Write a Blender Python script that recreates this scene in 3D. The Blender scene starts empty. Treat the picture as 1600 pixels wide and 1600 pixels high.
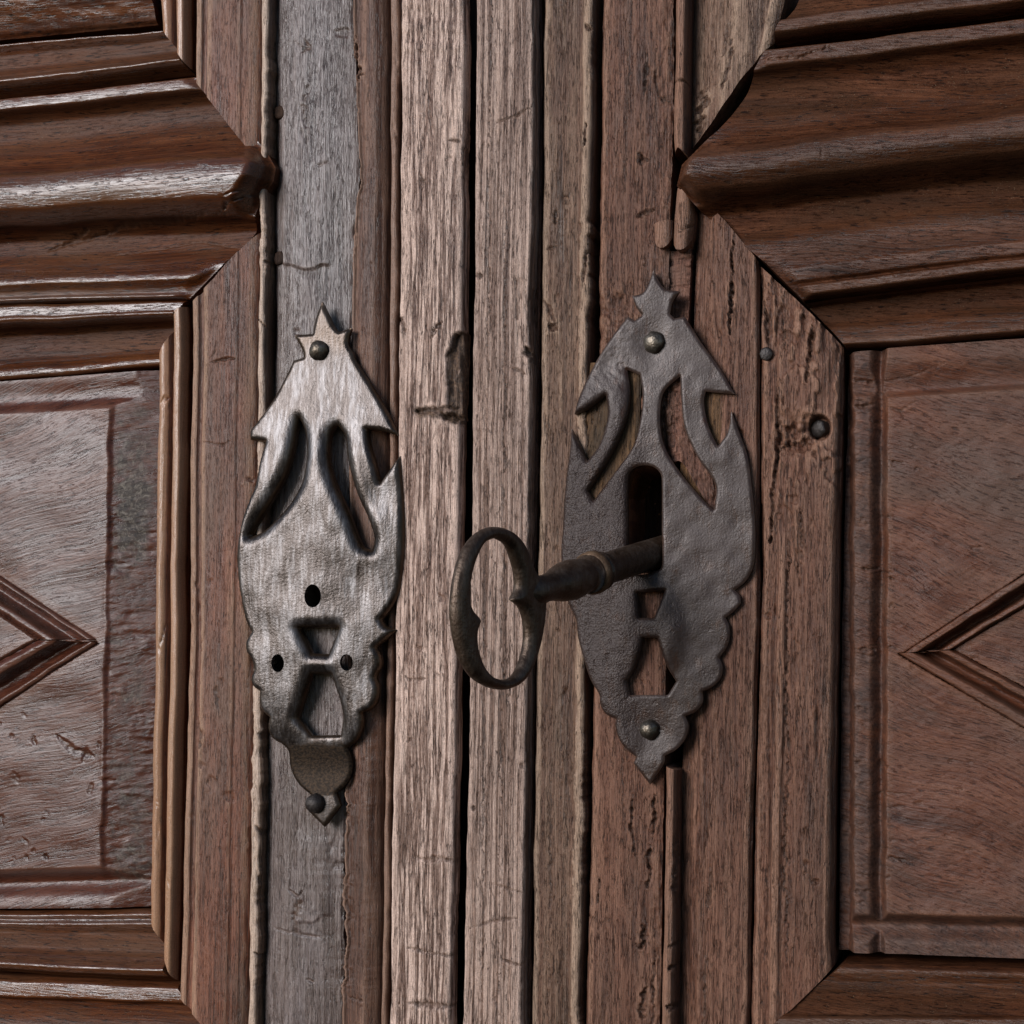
import bpy, math, random
import numpy as np
from mathutils import Vector
from mathutils.geometry import delaunay_2d_cdt

random.seed(4)
S = bpy.context.scene
COL = S.collection

# ------------------------------------------------------------------ camera
YAW, ROLL = math.radians(17.0), math.radians(0.82)
FPX, HOR, DIST = 2600.0, 1000.0, 0.73          # focal length and horizon on the 1600 px photograph; metres
fwd = np.array([-math.sin(YAW), math.cos(YAW), 0.0])
rgt0 = np.array([math.cos(YAW), math.sin(YAW), 0.0])
up0 = np.array([0.0, 0.0, 1.0])
rgt = rgt0 * math.cos(ROLL) + up0 * math.sin(ROLL)
up = -rgt0 * math.sin(ROLL) + up0 * math.cos(ROLL)


def ray(px, py):
    a = (np.asarray(px, float) - 800.0) / FPX
    b = -(np.asarray(py, float) - HOR) / FPX
    return fwd + a[..., None] * rgt + b[..., None] * up


CAM = -DIST * ray(800.0, 800.0)
cd = bpy.data.cameras.new('camera')
cam = bpy.data.objects.new('camera', cd)
COL.objects.link(cam)
from mathutils import Matrix
m3 = Matrix((rgt, up, -fwd)).transposed()
cam.matrix_world = Matrix.Translation(Vector(CAM)) @ m3.to_4x4()
cd.sensor_fit = 'HORIZONTAL'
cd.sensor_width = 36.0
cd.lens = FPX / 1600.0 * 36.0
cd.shift_y = (HOR - 800.0) / 1600.0
cd.clip_start, cd.clip_end = 0.02, 100.0
S.camera = cam

# ------------------------------------------------------------------ light
SUN_AZ, SUN_EL, SUN_ANG, SUN_STR = 30.0, 17.0, 31.0, 2.3   # azimuth left of the door's normal
SKY_STR, EXPO = 0.055, 0.8
w = bpy.data.worlds.new('World')
S.world = w
w.use_nodes = True
wn = w.node_tree.nodes
sky = wn.new('ShaderNodeTexSky')
sky.sky_type = 'NISHITA'
sky.sun_disc = False
sky.sun_elevation = math.radians(SUN_EL)
sky.sun_rotation = math.radians(180 + SUN_AZ)
sky.air_density, sky.dust_density, sky.ozone_density = 1.0, 0.2, 4.0
wn['Background'].inputs['Strength'].default_value = SKY_STR
w.node_tree.links.new(sky.outputs[0], wn['Background'].inputs['Color'])
sl = bpy.data.lights.new('sun', 'SUN')
sl.energy, sl.angle, sl.color = SUN_STR, math.radians(SUN_ANG), (1.0, 0.98, 0.985)
sun = bpy.data.objects.new('sun', sl)
COL.objects.link(sun)
az, el = math.radians(SUN_AZ), math.radians(SUN_EL)
tolight = Vector((-math.sin(az) * math.cos(el), -math.cos(az) * math.cos(el), math.sin(el)))
sun.rotation_euler = tolight.to_track_quat('Z', 'Y').to_euler()
sun.location = tolight * 3
S.view_settings.view_transform = 'Standard'
S.view_settings.look = 'None'
S.view_settings.exposure = EXPO
S.view_settings.gamma = 1.0


# ------------------------------------------------------------------ geometry helpers
def W(px, py, h):
    """point of the door (metres) that shows at photo pixel px, py on the plane h mm in front of the door's base plane"""
    px, py = np.broadcast_arrays(np.asarray(px, float), np.asarray(py, float))
    r = ray(px, py)
    t = (-h / 1000.0 - CAM[1]) / r[..., 1]
    return CAM + t[..., None] * r


def _hash(ix, iy, seed):
    h = (ix.astype(np.int64) * 374761393 + iy.astype(np.int64) * 668265263 + seed * 2147483647) & 0xFFFFFFFF
    h = ((h ^ (h >> 13)) * 1274126177) & 0xFFFFFFFF
    h = ((h ^ (h >> 16)) * 2246822519) & 0xFFFFFFFF
    return ((h ^ (h >> 15)) & 0xFFFFFF) / float(0xFFFFFF)


def vn(x, y, seed=0):
    x, y = np.broadcast_arrays(np.asarray(x, float), np.asarray(y, float))
    ix, iy = np.floor(x), np.floor(y)
    fx, fy = x - ix, y - iy
    fx = fx * fx * fx * (fx * (fx * 6 - 15) + 10)
    fy = fy * fy * fy * (fy * (fy * 6 - 15) + 10)
    a = _hash(ix, iy, seed); b = _hash(ix + 1, iy, seed)
    c = _hash(ix, iy + 1, seed); d = _hash(ix + 1, iy + 1, seed)
    return (a + (b - a) * fx) * (1 - fy) + (c + (d - c) * fx) * fy - 0.5


def fbm(x, y, octs=3, seed=0, gain=0.5):
    s, a = 0.0, 1.0
    for k in range(octs):
        s = s + a * vn(x * 2 ** k + 17.3 * k, y * 2 ** k - 9.1 * k, seed + k)
        a *= gain
    return s


def pl(pts):
    """polyline y -> x (or x -> y) as a function, pts are (key, value)"""
    p = sorted(pts)
    k = np.array([a for a, b in p], float); v = np.array([b for a, b in p], float)

    def f(q):
        q = np.asarray(q, float)
        r = np.interp(q, k, v)
        lo = v[0] + (v[1] - v[0]) / (k[1] - k[0]) * (q - k[0])
        hi = v[-1] + (v[-1] - v[-2]) / (k[-1] - k[-2]) * (q - k[-1])
        return np.where(q < k[0], lo, np.where(q > k[-1], hi, r))
    return f


def spline(pts):
    """smooth monotone-ish profile (u, h) as function"""
    k = np.array([a for a, b in pts], float); v = np.array([b for a, b in pts], float)
    d = np.diff(v) / np.diff(k)
    m = np.zeros_like(v)
    m[1:-1] = np.where(d[:-1] * d[1:] > 0, 2 * d[:-1] * d[1:] / (d[:-1] + d[1:] + 1e-12), 0)
    m[0], m[-1] = d[0], d[-1]

    def f(q):
        q = np.clip(np.asarray(q, float), k[0], k[-1])
        i = np.clip(np.searchsorted(k, q, 'right') - 1, 0, len(k) - 2)
        hh = k[i + 1] - k[i]
        t = (q - k[i]) / hh
        return ((1 + 2 * t) * (1 - t) ** 2 * v[i] + t * (1 - t) ** 2 * hh * m[i]
                + t * t * (3 - 2 * t) * v[i + 1] + t * t * (t - 1) * hh * m[i + 1])
    return f


def sstep(a, b, x):
    t = np.clip((x - a) / (b - a), 0, 1)
    return t * t * (3 - 2 * t)


def seg_dist(px, py, pts):
    """distance to a polyline and the fraction along it"""
    d = np.full(px.shape, 1e9); tt = np.zeros(px.shape)
    ls = [math.hypot(b[0] - a[0], b[1] - a[1]) for a, b in zip(pts[:-1], pts[1:])]
    tot, acc = sum(ls), 0.0
    for (x0, y0), (x1, y1), l in zip(pts[:-1], pts[1:], ls):
        vx, vy = x1 - x0, y1 - y0
        t = np.clip(((px - x0) * vx + (py - y0) * vy) / (l * l + 1e-9), 0, 1)
        e = np.hypot(px - x0 - t * vx, py - y0 - t * vy)
        n = e < d
        d = np.where(n, e, d); tt = np.where(n, (acc + t * l) / tot, tt)
        acc += l
    return d, tt


CUT = {}


def cut(H, PX, PY, pts, wd, depth, seed=1, rag=0.5):
    """gouge or crack: lowers H (mm) along a polyline; width and depth come and go, the rim is torn"""
    xs = [p[0] for p in pts]; ys = [p[1] for p in pts]
    k = 3 * wd + 6
    m = (PX > min(xs) - k) & (PX < max(xs) + k) & (PY > min(ys) - k) & (PY < max(ys) + k)
    if not m.any():
        return
    x, y = PX[m], PY[m]
    wx = rag * (1.6 * wd * vn(x / 6, y / 6, seed) + 5.0 * vn(x / 22, y / 22, seed + 1))
    wy = rag * (1.6 * wd * vn(x / 6, y / 6, seed + 9) + 5.0 * vn(x / 22, y / 22, seed + 10))
    d, t = seg_dist(x + wx, y + wy, pts)
    w_ = wd * (0.35 + 0.75 * np.sqrt(np.clip(np.sin(math.pi * np.clip(t, 0.02, 0.98)), 0, 1))) * (0.85 + 0.9 * vn(t * 7, 0 * t, seed + 4))
    w_ = np.maximum(w_, 0.8)
    inner = 1 - sstep(0.15, 1.0, d / w_)
    lip = sstep(0.8, 1.2, d / w_) * (1 - sstep(1.2, 2.4, d / w_))
    cm = CUT.setdefault(id(H), np.zeros(H.shape))
    cm[m] = np.maximum(cm[m], inner * min(1.0, depth))
    H[m] += -depth * inner * (0.8 + 0.9 * vn(x / 4, y / 4, seed + 3)) + 0.16 * depth * lip * (0.5 + vn(x / 9, y / 9, seed + 6))


def mesh_obj(name, V, F, mat, parent, attrs=None, smooth=True):
    """V (n,3) world metres; F list/array of quads or tris"""
    if parent is not None:
        V = V - np.array(parent_loc(parent))
    me = bpy.data.meshes.new(name)
    F = [np.asarray(f, np.int32) for f in F if len(f)]
    nl = sum(f.size for f in F); nf = sum(f.shape[0] for f in F)
    me.vertices.add(len(V)); me.loops.add(nl); me.polygons.add(nf)
    me.vertices.foreach_set('co', V.astype(np.float32).ravel())
    me.loops.foreach_set('vertex_index', np.concatenate([f.ravel() for f in F]))
    starts, o = [], 0
    for f in F:
        starts.append(o + np.arange(f.shape[0]) * f.shape[1]); o += f.size
    me.polygons.foreach_set('loop_start', np.concatenate(starts).astype(np.int32))
    me.update(calc_edges=True)
    me.polygons.foreach_set('use_smooth', np.full(nf, smooth, bool))
    for k, a in (attrs or {}).items():
        at = me.attributes.new(k, 'FLOAT', 'POINT')
        at.data.foreach_set('value', a.astype(np.float32))
    me.validate()
    if mat:
        me.materials.append(mat)
    ob = bpy.data.objects.new(name, me)
    COL.objects.link(ob)
    if parent is not None:
        ob.parent = parent
    return ob


def parent_loc(o):
    l = Vector(o.location)
    while o.parent:
        o = o.parent
        l += Vector(o.location)
    return l


def thing(name, label, cat, loc):
    o = bpy.data.objects.new(name, None)
    o.empty_display_size = 0.03
    o.location = loc
    o['label'] = label; o['category'] = cat
    COL.objects.link(o)
    return o


BACK = -34.0       # mm, how far the pieces reach into the door


def box(H, k):
    Hp = np.pad(H, k, mode='edge')
    cs = np.pad(np.cumsum(np.cumsum(Hp, 0), 1), ((1, 0), (1, 0)))
    s = 2 * k + 1
    return (cs[s:, s:] - cs[:-s, s:] - cs[s:, :-s] + cs[:-s, :-s]) / (s * s)


def grid_part(name, PX, PY, H, h0, mat, parent, attrs=None, back=BACK):
    """a carved piece: grid of photo pixels on plane h0, carved to heights H (mm), with real edges down to `back`"""
    n, m = PX.shape
    P = W(PX, PY, h0)
    P[..., 1] = -H / 1000.0
    V = P.reshape(-1, 3)
    idx = np.arange(n * m).reshape(n, m)
    q = np.stack([idx[:-1, :-1], idx[1:, :-1], idx[1:, 1:], idx[:-1, 1:]], -1).reshape(-1, 4)
    # orient so that normals face the viewer (-Y)
    a, b, c = V[q[0, 0]], V[q[0, 1]], V[q[0, 2]]
    flip = np.cross(b - a, c - b)[1] > 0
    if flip:
        q = q[:, ::-1]
    loop = np.concatenate([idx[0, :], idx[1:, -1], idx[-1, -2::-1], idx[-2:0:-1, 0]])
    ring_v = V[loop].copy()
    low = ring_v.copy(); low[:, 1] = -back / 1000.0
    k0 = len(V)
    nr = len(loop)
    V2 = np.concatenate([V, ring_v, low])
    i = np.arange(nr); j = (i + 1) % nr
    sk = np.stack([k0 + i, k0 + j, k0 + nr + j, k0 + nr + i], -1)
    # face outward
    cen = V.mean(0)
    e = V2[sk[0, 1]] - V2[sk[0, 0]]
    nrm = np.cross(e, V2[sk[0, 3]] - V2[sk[0, 0]])
    if np.dot(nrm, V2[sk[0, 0]] - cen) < 0:
        sk = sk[:, ::-1]
    at = {'cut': CUT.pop(id(H), np.zeros(H.shape)).ravel()}
    # wear where the carved surface is proud of its own surroundings
    bl = box(H, 7)
    at['wear'] = np.clip((H - bl) / 1.0, 0, 1).ravel()
    at['proud'] = np.clip(0.45 + (H - box(H, 22)) / 5.0, 0, 1).ravel()
    for kk, vv in (attrs or {}).items():
        at[kk] = vv.ravel()
    for kk in at:
        at[kk] = np.concatenate([at[kk], at[kk][loop], at[kk][loop]])
    return mesh_obj(name, V2, [q, sk], mat, parent, at)


SP = 1.9      # grid spacing in photo pixels (0.6 mm)


def grain(c, a, amp=1.0, seed=0, coarse=1.0, cracks=1.0):
    """carved and weathered relief in mm: c across the grain, a along it (px)"""
    h = 0.55 * coarse * fbm(c / 60, a / 260, 3, seed)
    zone = 0.5 + 1.1 * sstep(-0.25, 0.3, vn(c / 45, a / 190, seed + 5))
    h = h + 0.17 * amp * zone * fbm(c / 4.2, a / 120, 3, seed + 11, 0.7)
    h = h + 0.07 * amp * zone * fbm(c / 4, a / 9, 2, seed + 21)
    if cracks > 0:
        r = np.abs(fbm(c / 14, a / 380, 2, seed + 31))
        gate = sstep(0.10, 0.32, vn(c / 40, a / 160, seed + 37))
        h = h - cracks * 0.8 * gate * (1 - sstep(0.0, 0.035, r))
        dn = vn(c / 15 + 0.5 * vn(c / 9, a / 9, seed + 43), a / 26, seed + 41)
        h = h - cracks * 0.6 * sstep(0.415, 0.47, dn) * sstep(0.0, 0.3, vn(c / 120, a / 200, seed + 44))
    return h


def vpart(name, L, R, y0, y1, prof, h0, mat, parent, seed=0, amp=1.0, coarse=1.0, cracks=1.0, wob=1.0, stain=None,
          cuts=(), mod=None, L_rag=0.0, R_rag=0.0, curl=0.0, back=BACK):
    """upright piece between pixel lines L(y) and R(y); y0/y1 are numbers or functions of u"""
    L, R = pl(L), pl(R)
    f0 = y0 if callable(y0) else (lambda u: np.full_like(u, float(y0)))
    f1 = y1 if callable(y1) else (lambda u: np.full_like(u, float(y1)))
    ymid = 800.0
    nu = max(6, int(abs(float(R(ymid) - L(ymid))) / SP * 1.15) + 2)
    u = np.linspace(0, 1, nu)
    yy0, yy1 = f0(u), f1(u)
    nv = max(6, int(np.max(yy1 - yy0) / SP))
    v = np.linspace(0, 1, nv)
    PY = yy0[None, :] + (yy1 - yy0)[None, :] * v[:, None]
    U = np.broadcast_to(u, PY.shape)
    Lx = L(PY) + wob * (3.0 * fbm(PY / 90, 0 * PY + 3.3, 3, seed + 51)) + L_rag * fbm(PY / 17, 0 * PY, 4, seed + 52, 0.6) * sstep(-0.1, 0.3, vn(PY / 95, 0 * PY, seed + 58))
    Rx = R(PY) + wob * (3.0 * fbm(PY / 90, 0 * PY + 7.3, 3, seed + 53)) + R_rag * fbm(PY / 17, 0 * PY, 4, seed + 54, 0.6) * sstep(-0.1, 0.3, vn(PY / 95, 0 * PY + 5, seed + 59))
    PX = Lx + (Rx - Lx) * U
    H = spline(prof)(U)
    c = PX + curl * 18 * vn(PX / 70, PY / 160, seed + 61)
    H = H + grain(c, PY, amp, seed, coarse, cracks)
    # worn rounding of the long edges
    wpx = (Rx - Lx)
    d = np.minimum(U, 1 - U) * wpx
    H = H - 0.9 * (1 - sstep(0, 5, d)) * (0.7 + 1.2 * vn(PY / 20, U * 2, seed + 71))
    H = np.array(H)
    if mod:
        H = mod(H, PX, PY, U)
    for k, ct in enumerate(cuts):
        cut(H, PX, PY, ct[0], ct[1], ct[2], seed + 80 + k, ct[3] if len(ct) > 3 else 0.5)
    return grid_part(name, PX, PY, H, h0, mat, parent, {'grime': stain(PX, PY)} if stain else None, back)


def hpart(name, T, B, x0, x1, prof, h0, mat, parent, seed=0, amp=1.0, coarse=1.0, cracks=1.0, wob=1.0, cuts=(), mod=None,
          T_rag=0.0, B_rag=0.0, relief=1.45):
    """lying piece between pixel lines T(x) and B(x); x0/x1 are numbers or functions of t"""
    T, B = pl(T), pl(B)
    f0 = x0 if callable(x0) else (lambda u: np.full_like(u, float(x0)))
    f1 = x1 if callable(x1) else (lambda u: np.full_like(u, float(x1)))
    t = np.linspace(0, 1, 12)
    xm = 0.5 * (f0(t).mean() + f1(t).mean())
    nt = max(6, int(abs(float(B(xm) - T(xm))) / SP * 1.15) + 2)
    t = np.linspace(0, 1, nt)
    a0, a1 = f0(t), f1(t)
    ns = max(6, int(np.max(a1 - a0) / SP))
    s = np.linspace(0, 1, ns)
    PX = a0[None, :] + (a1 - a0)[None, :] * s[:, None]
    Tt = np.broadcast_to(t, PX.shape)
    Ty = T(PX) + wob * 3.0 * fbm(PX / 110, 0 * PX + 1.7, 3, seed + 51) + T_rag * fbm(PX / 16, 0 * PX, 3, seed + 52)
    By = B(PX) + wob * 3.0 * fbm(PX / 110, 0 * PX + 5.7, 3, seed + 53) + B_rag * fbm(PX / 16, 0 * PX, 3, seed + 54)
    PY = Ty + (By - Ty) * Tt
    wave = wob * 0.018 * vn(PX / 80, Tt * 3, seed + 57)
    H = spline(prof)(np.clip(Tt + wave * 4 * Tt * (1 - Tt), 0, 1))
    H = np.maximum(8.5 + (H - 8.5) * relief, -2.0)
    H = H + grain(PY, PX, amp, seed, coarse, cracks)
    H = np.array(H)
    if mod:
        H = mod(H, PX, PY, Tt)
    for k, ct in enumerate(cuts):
        cut(H, PX, PY, ct[0], ct[1], ct[2], seed + 80 + k, ct[3] if len(ct) > 3 else 0.5)
    return grid_part(name, PX, PY, H, h0, mat, parent)


# ------------------------------------------------------------------ materials
class NT:
    def __init__(self, name):
        self.m = bpy.data.materials.new(name)
        self.m.use_nodes = True
        self.t = self.m.node_tree
        self.b = self.t.nodes['Principled BSDF']
        self.warp = 0.0

    def n(self, typ, ins=None, **kw):
        nd = self.t.nodes.new(typ)
        for k, v in kw.items():
            setattr(nd, k, v)
        for k, v in (ins or {}).items():
            self.put(nd.inputs[k], v)
        return nd

    def put(self, sock, v):
        if isinstance(v, bpy.types.NodeSocket):
            self.t.links.new(v, sock)
        else:
            sock.default_value = v

    def noise(self, vec, scale, detail=3.0, rough=0.55, dist=0.0):
        return self.n('ShaderNodeTexNoise', {'Vector': vec, 'Scale': scale, 'Detail': detail, 'Roughness': rough,
                                             'Distortion': dist}).outputs['Fac']

    def ramp(self, fac, stops, interp='LINEAR'):
        r = self.n('ShaderNodeValToRGB', {'Fac': fac})
        cr = r.color_ramp
        cr.interpolation = interp
        while len(cr.elements) < len(stops):
            cr.elements.new(0.5)
        for e, (p, c) in zip(cr.elements, stops):
            e.position = p
            e.color = (c, c, c, 1) if not isinstance(c, tuple) else (*c, 1)
        return r.outputs['Color']

    def mix(self, fac, a, b, blend='MIX'):
        nd = self.n('ShaderNodeMix', data_type='RGBA', blend_type=blend)
        self.put(nd.inputs[0], fac)
        for s, v in ((nd.inputs[6], a), (nd.inputs[7], b)):
            self.put(s, (*v, 1) if isinstance(v, tuple) else v)
        return nd.outputs[2]

    def math(self, op, a, b=0.0, c=None):
        nd = self.n('ShaderNodeMath', operation=op)
        self.put(nd.inputs[0], a); self.put(nd.inputs[1], b)
        if c is not None:
            self.put(nd.inputs[2], c)
        return nd.outputs[0]

    def attr(self, name):
        return self.n('ShaderNodeAttribute', attribute_name=name).outputs['Fac']

    def vec(self, scale, rot=(0, 0, 0)):
        tc = self.n('ShaderNodeTexCoord')
        v = tc.outputs['Object']
        if self.warp:
            nz = self.n('ShaderNodeTexNoise', {'Vector': v, 'Scale': 13.0, 'Detail': 1.0}).outputs['Color']
            nz = self.n('ShaderNodeVectorMath', {0: nz, 1: (0.5, 0.5, 0.5)}, operation='SUBTRACT').outputs[0]
            nz = self.n('ShaderNodeVectorMath', {0: nz, 'Scale': self.warp}, operation='SCALE').outputs[0]
            v = self.n('ShaderNodeVectorMath', {0: v, 1: nz}, operation='ADD').outputs[0]
        if any(rot):
            v = self.n('ShaderNodeMapping', {'Vector': v, 'Rotation': rot}).outputs[0]
        return self.n('ShaderNodeMapping', {'Vector': v, 'Scale': scale}).outputs[0]


def wood(name, dark, mid, light, pale, axis='V', rough=(0.35, 0.6), fib=1.0, wear=0.6, bump=0.6, rot=0.0, spec=0.5,
         grime=None, pore=1.0, blotch=None, streak=0.5, weather=0.0, spread=0.25, shared=0.0, polish=0.0, warp=0.0025, ln=1.0, fiss=0.0, tear=(0.060, 0.030, 0.018)):
    k = NT(name)
    k.warp = warp
    dark, mid, light, pale = [(c[0] * 1.04, c[1] * 0.87, c[2] * 0.79) for c in (dark, mid, light, pale)]
    st = (1, 0.6, 0.030 / ln) if axis == 'V' else (0.030 / ln, 0.6, 1)
    st2 = (1, 0.6, 0.10) if axis == 'V' else (0.10, 0.6, 1)
    st3 = (1, 1, 0.35) if axis == 'V' else (0.35, 1, 1)
    sp_ = (1, 0.6, 0.13) if axis == 'V' else (0.13, 0.6, 1)
    R = (0, rot, 0)
    f1 = k.noise(k.vec(st, R), 1150 * fib, 5, 0.62, 0.15)
    f2 = k.noise(k.vec(st2, R), 130, 5, 0.6, 0.6)
    f3 = k.noise(k.vec(st3, R), 34, 4, 0.6, 0.4)
    fine = k.noise(k.vec((1, 1, 1)), 2400, 3, 0.7)
    po = k.noise(k.vec(sp_, R), 1500 * fib, 3, 0.6)
    fm = k.math('ADD', k.math('MULTIPLY', f1, streak), k.math('MULTIPLY', f2, 1 - streak))
    col = k.ramp(fm, [(0.50 - 0.5 * spread, dark), (0.50, mid), (0.50 + 0.5 * spread, light)])
    if blotch:
        col = k.mix(k.ramp(f3, [(0.42, 0.0), (0.66, 0.85)]), col, blotch)
    if shared:
        g1 = k.noise(k.vec((1, 1, 0.3)), 22, 5, 0.6, 0.8)
        col = k.mix(k.math('MULTIPLY', k.ramp(g1, [(0.44, 0.0), (0.60, 1.0)]), shared), col, k.mix(0.5, SHARED, k.mix(1.0, col, (0.55, 0.45, 0.40), 'MULTIPLY')))
    pm = k.ramp(po, [(0.34, 1.0), (0.44, 0.0)])
    col = k.mix(k.math('MULTIPLY', pm, 0.75 * pore), col, tuple(0.45 * d for d in dark))
    wr = k.attr('wear')
    wm = k.math('MULTIPLY', k.ramp(k.math('MULTIPLY_ADD', k.math('SUBTRACT', f2, 0.5), 0.9, wr), [(0.22, 0.0), (0.75, 1.0)]), wear)
    col = k.mix(wm, col, pale)
    if weather > 0:
        ws = k.noise(k.vec(st, R), 700, 6, 0.7, 0.3)
        wmask = k.math('MULTIPLY', k.ramp(ws, [(0.47, 0.0), (0.56, 1.0)]), weather)
        col = k.mix(wmask, col, pale)
    fl = None
    if fiss:
        ff = k.noise(k.vec((1, 0.6, 0.075) if axis == 'V' else (0.075, 0.6, 1), R), 620, 3, 0.6, 0.25)
        fl = k.ramp(k.math('ABSOLUTE', k.math('SUBTRACT', ff, 0.5)), [(0.004, 1.0), (0.024, 0.0)])
        gt = k.ramp(k.noise(k.vec((1, 1, 0.4) if axis == 'V' else (0.4, 1, 1), R), 190, 4, 0.65, 0.5), [(0.42, 0.0), (0.56, 1.0)])
        fl = k.math('MULTIPLY', fl, gt)
        col = k.mix(k.math('MULTIPLY', fl, 0.85 * fiss), col, tuple(0.7 * d for d in dark))
    col = k.mix(k.math('MULTIPLY', k.attr('cut'), 0.75), col, k.ramp(f2, [(0.4, tuple(0.45 * t for t in tear)), (0.6, tuple(1.5 * t for t in tear))]))
    # speckle of dust and fine mottling
    col = k.mix(0.6, col, k.ramp(fine, [(0.32, 0.45), (0.68, 1.55)]), 'MULTIPLY')
    rg = k.ramp(k.math('ADD', k.math('MULTIPLY', f2, 0.55), k.math('MULTIPLY', f3, 0.45)), [(0.38, rough[0]), (0.62, rough[1])])
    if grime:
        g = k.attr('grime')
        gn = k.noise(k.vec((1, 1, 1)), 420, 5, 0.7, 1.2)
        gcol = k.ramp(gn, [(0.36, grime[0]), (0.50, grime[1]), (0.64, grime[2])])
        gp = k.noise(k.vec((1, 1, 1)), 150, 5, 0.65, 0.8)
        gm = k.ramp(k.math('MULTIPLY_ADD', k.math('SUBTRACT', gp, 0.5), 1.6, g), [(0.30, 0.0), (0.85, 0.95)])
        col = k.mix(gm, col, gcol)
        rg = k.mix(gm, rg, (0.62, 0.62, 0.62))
    k.put(k.b.inputs['Base Color'], col)
    if polish:
        dsk = k.ramp(k.noise(k.vec((1, 1, 1)), 2100, 1, 0.5), [(0.70, 0.0), (0.76, 1.0)])
        dsk = k.math('MULTIPLY', dsk, k.ramp(k.noise(k.vec((1, 1, 1)), 90, 3, 0.6), [(0.45, 0.0), (0.62, 0.8)]))
        col = k.mix(dsk, col, (0.20, 0.15, 0.095))
        k.put(k.b.inputs['Base Color'], col)
        # proud parts are rubbed shiny, hollows hold dull wax and dust
        pr_ = k.ramp(k.math('MULTIPLY_ADD', k.math('SUBTRACT', f2, 0.5), 0.5, k.attr('proud')), [(0.30, 0.0), (0.62, 1.0)])
        rg = k.math('ADD', rg, k.math('MULTIPLY', k.math('SUBTRACT', 1.0, pr_), polish))
        k.put(k.b.inputs['Specular IOR Level'], k.math('MULTIPLY_ADD', pr_, spec * 0.75, spec * 0.25))
    else:
        k.b.inputs['Specular IOR Level'].default_value = spec
    k.put(k.b.inputs['Roughness'], rg)
    hgt = k.math('ADD', k.math('MULTIPLY', f1, 1.5), k.math('MULTIPLY', pm, -0.55 * pore))
    hgt = k.math('ADD', hgt, k.math('MULTIPLY', fine, 0.45))
    hgt = k.math('ADD', hgt, k.math('MULTIPLY', f2, 1.2))
    if fl is not None:
        hgt = k.math('ADD', hgt, k.math('MULTIPLY', fl, -1.1 * fiss))
    bp = k.n('ShaderNodeBump', {'Height': hgt, 'Strength': bump, 'Distance': 0.0006})
    k.put(k.b.inputs['Normal'], bp.outputs[0])
    return k.m


def metal(name, patina, mid, bare, edge, metallic, rough, bump=0.4, bscale=700, pit=0.0, wearamt=1.0, vscale=(1, 1, 0.25), tab=None, gr=None, spec=0.5):
    k = NT(name)
    n1 = k.noise(k.vec(vscale), 160, 6, 0.65, 0.5)
    n2 = k.noise(k.vec((1, 1, 0.12)), 900, 4, 0.65, 0.2)
    n3 = k.noise(k.vec((1, 1, 1)), bscale, 3, 0.55)
    n4 = k.noise(k.vec((1, 1, 1)), 2600, 2, 0.6)
    f = k.math('ADD', k.math('MULTIPLY', n1, 0.6), k.math('MULTIPLY', n2, 0.4))
    col = k.ramp(f, [(0.34, patina), (0.48, mid), (0.64, bare)])
    e = k.attr('edge')
    em = k.ramp(k.math('MULTIPLY_ADD', k.math('SUBTRACT', n1, 0.5), 0.8, e), [(0.25, 0.0), (0.7, 1.0)])
    col = k.mix(k.math('MULTIPLY', em, wearamt), col, edge)
    col = k.mix(0.3, col, k.ramp(n4, [(0.3, 0.6), (0.7, 1.4)]), 'MULTIPLY')
    k.put(k.b.inputs['Base Color'], col)
    k.b.inputs['Metallic'].default_value = metallic
    k.b.inputs['Specular IOR Level'].default_value = spec
    rg = k.ramp(n1, [(0.35, rough[0]), (0.65, rough[1])])
    if tab:
        tm = k.ramp(k.math('MULTIPLY_ADD', k.math('SUBTRACT', n1, 0.5), 0.7, k.attr('tab')), [(0.35, 0.0), (0.7, 1.0)])
        col = k.mix(tm, col, k.ramp(n3, [(0.4, tab), (0.62, tuple(3.2 * t for t in tab))]))
        k.put(k.b.inputs['Base Color'], col)
        rg = k.mix(tm, rg, (0.60, 0.60, 0.60))
    k.put(k.b.inputs['Roughness'], rg)
    hgt = k.math('ADD', k.math('MULTIPLY', n3, 1.0), k.math('MULTIPLY', n2, 0.35))
    if pit:
        v = k.ramp(k.noise(k.vec((1, 1, 1)), 330, 3, 0.6), [(0.28, 0.0), (0.40, 1.0)])
        hgt = k.math('ADD', hgt, k.math('MULTIPLY', v, pit))
    hgt = k.math('ADD', hgt, k.math('MULTIPLY', n4, 0.2))
    st_ = k.math('MULTIPLY_ADD', k.attr('grainy'), bump, 0.12) if gr else bump
    bp = k.n('ShaderNodeBump', {'Height': hgt, 'Strength': st_, 'Distance': 0.0008})
    k.put(k.b.inputs['Normal'], bp.outputs[0])
    return k.m


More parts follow.
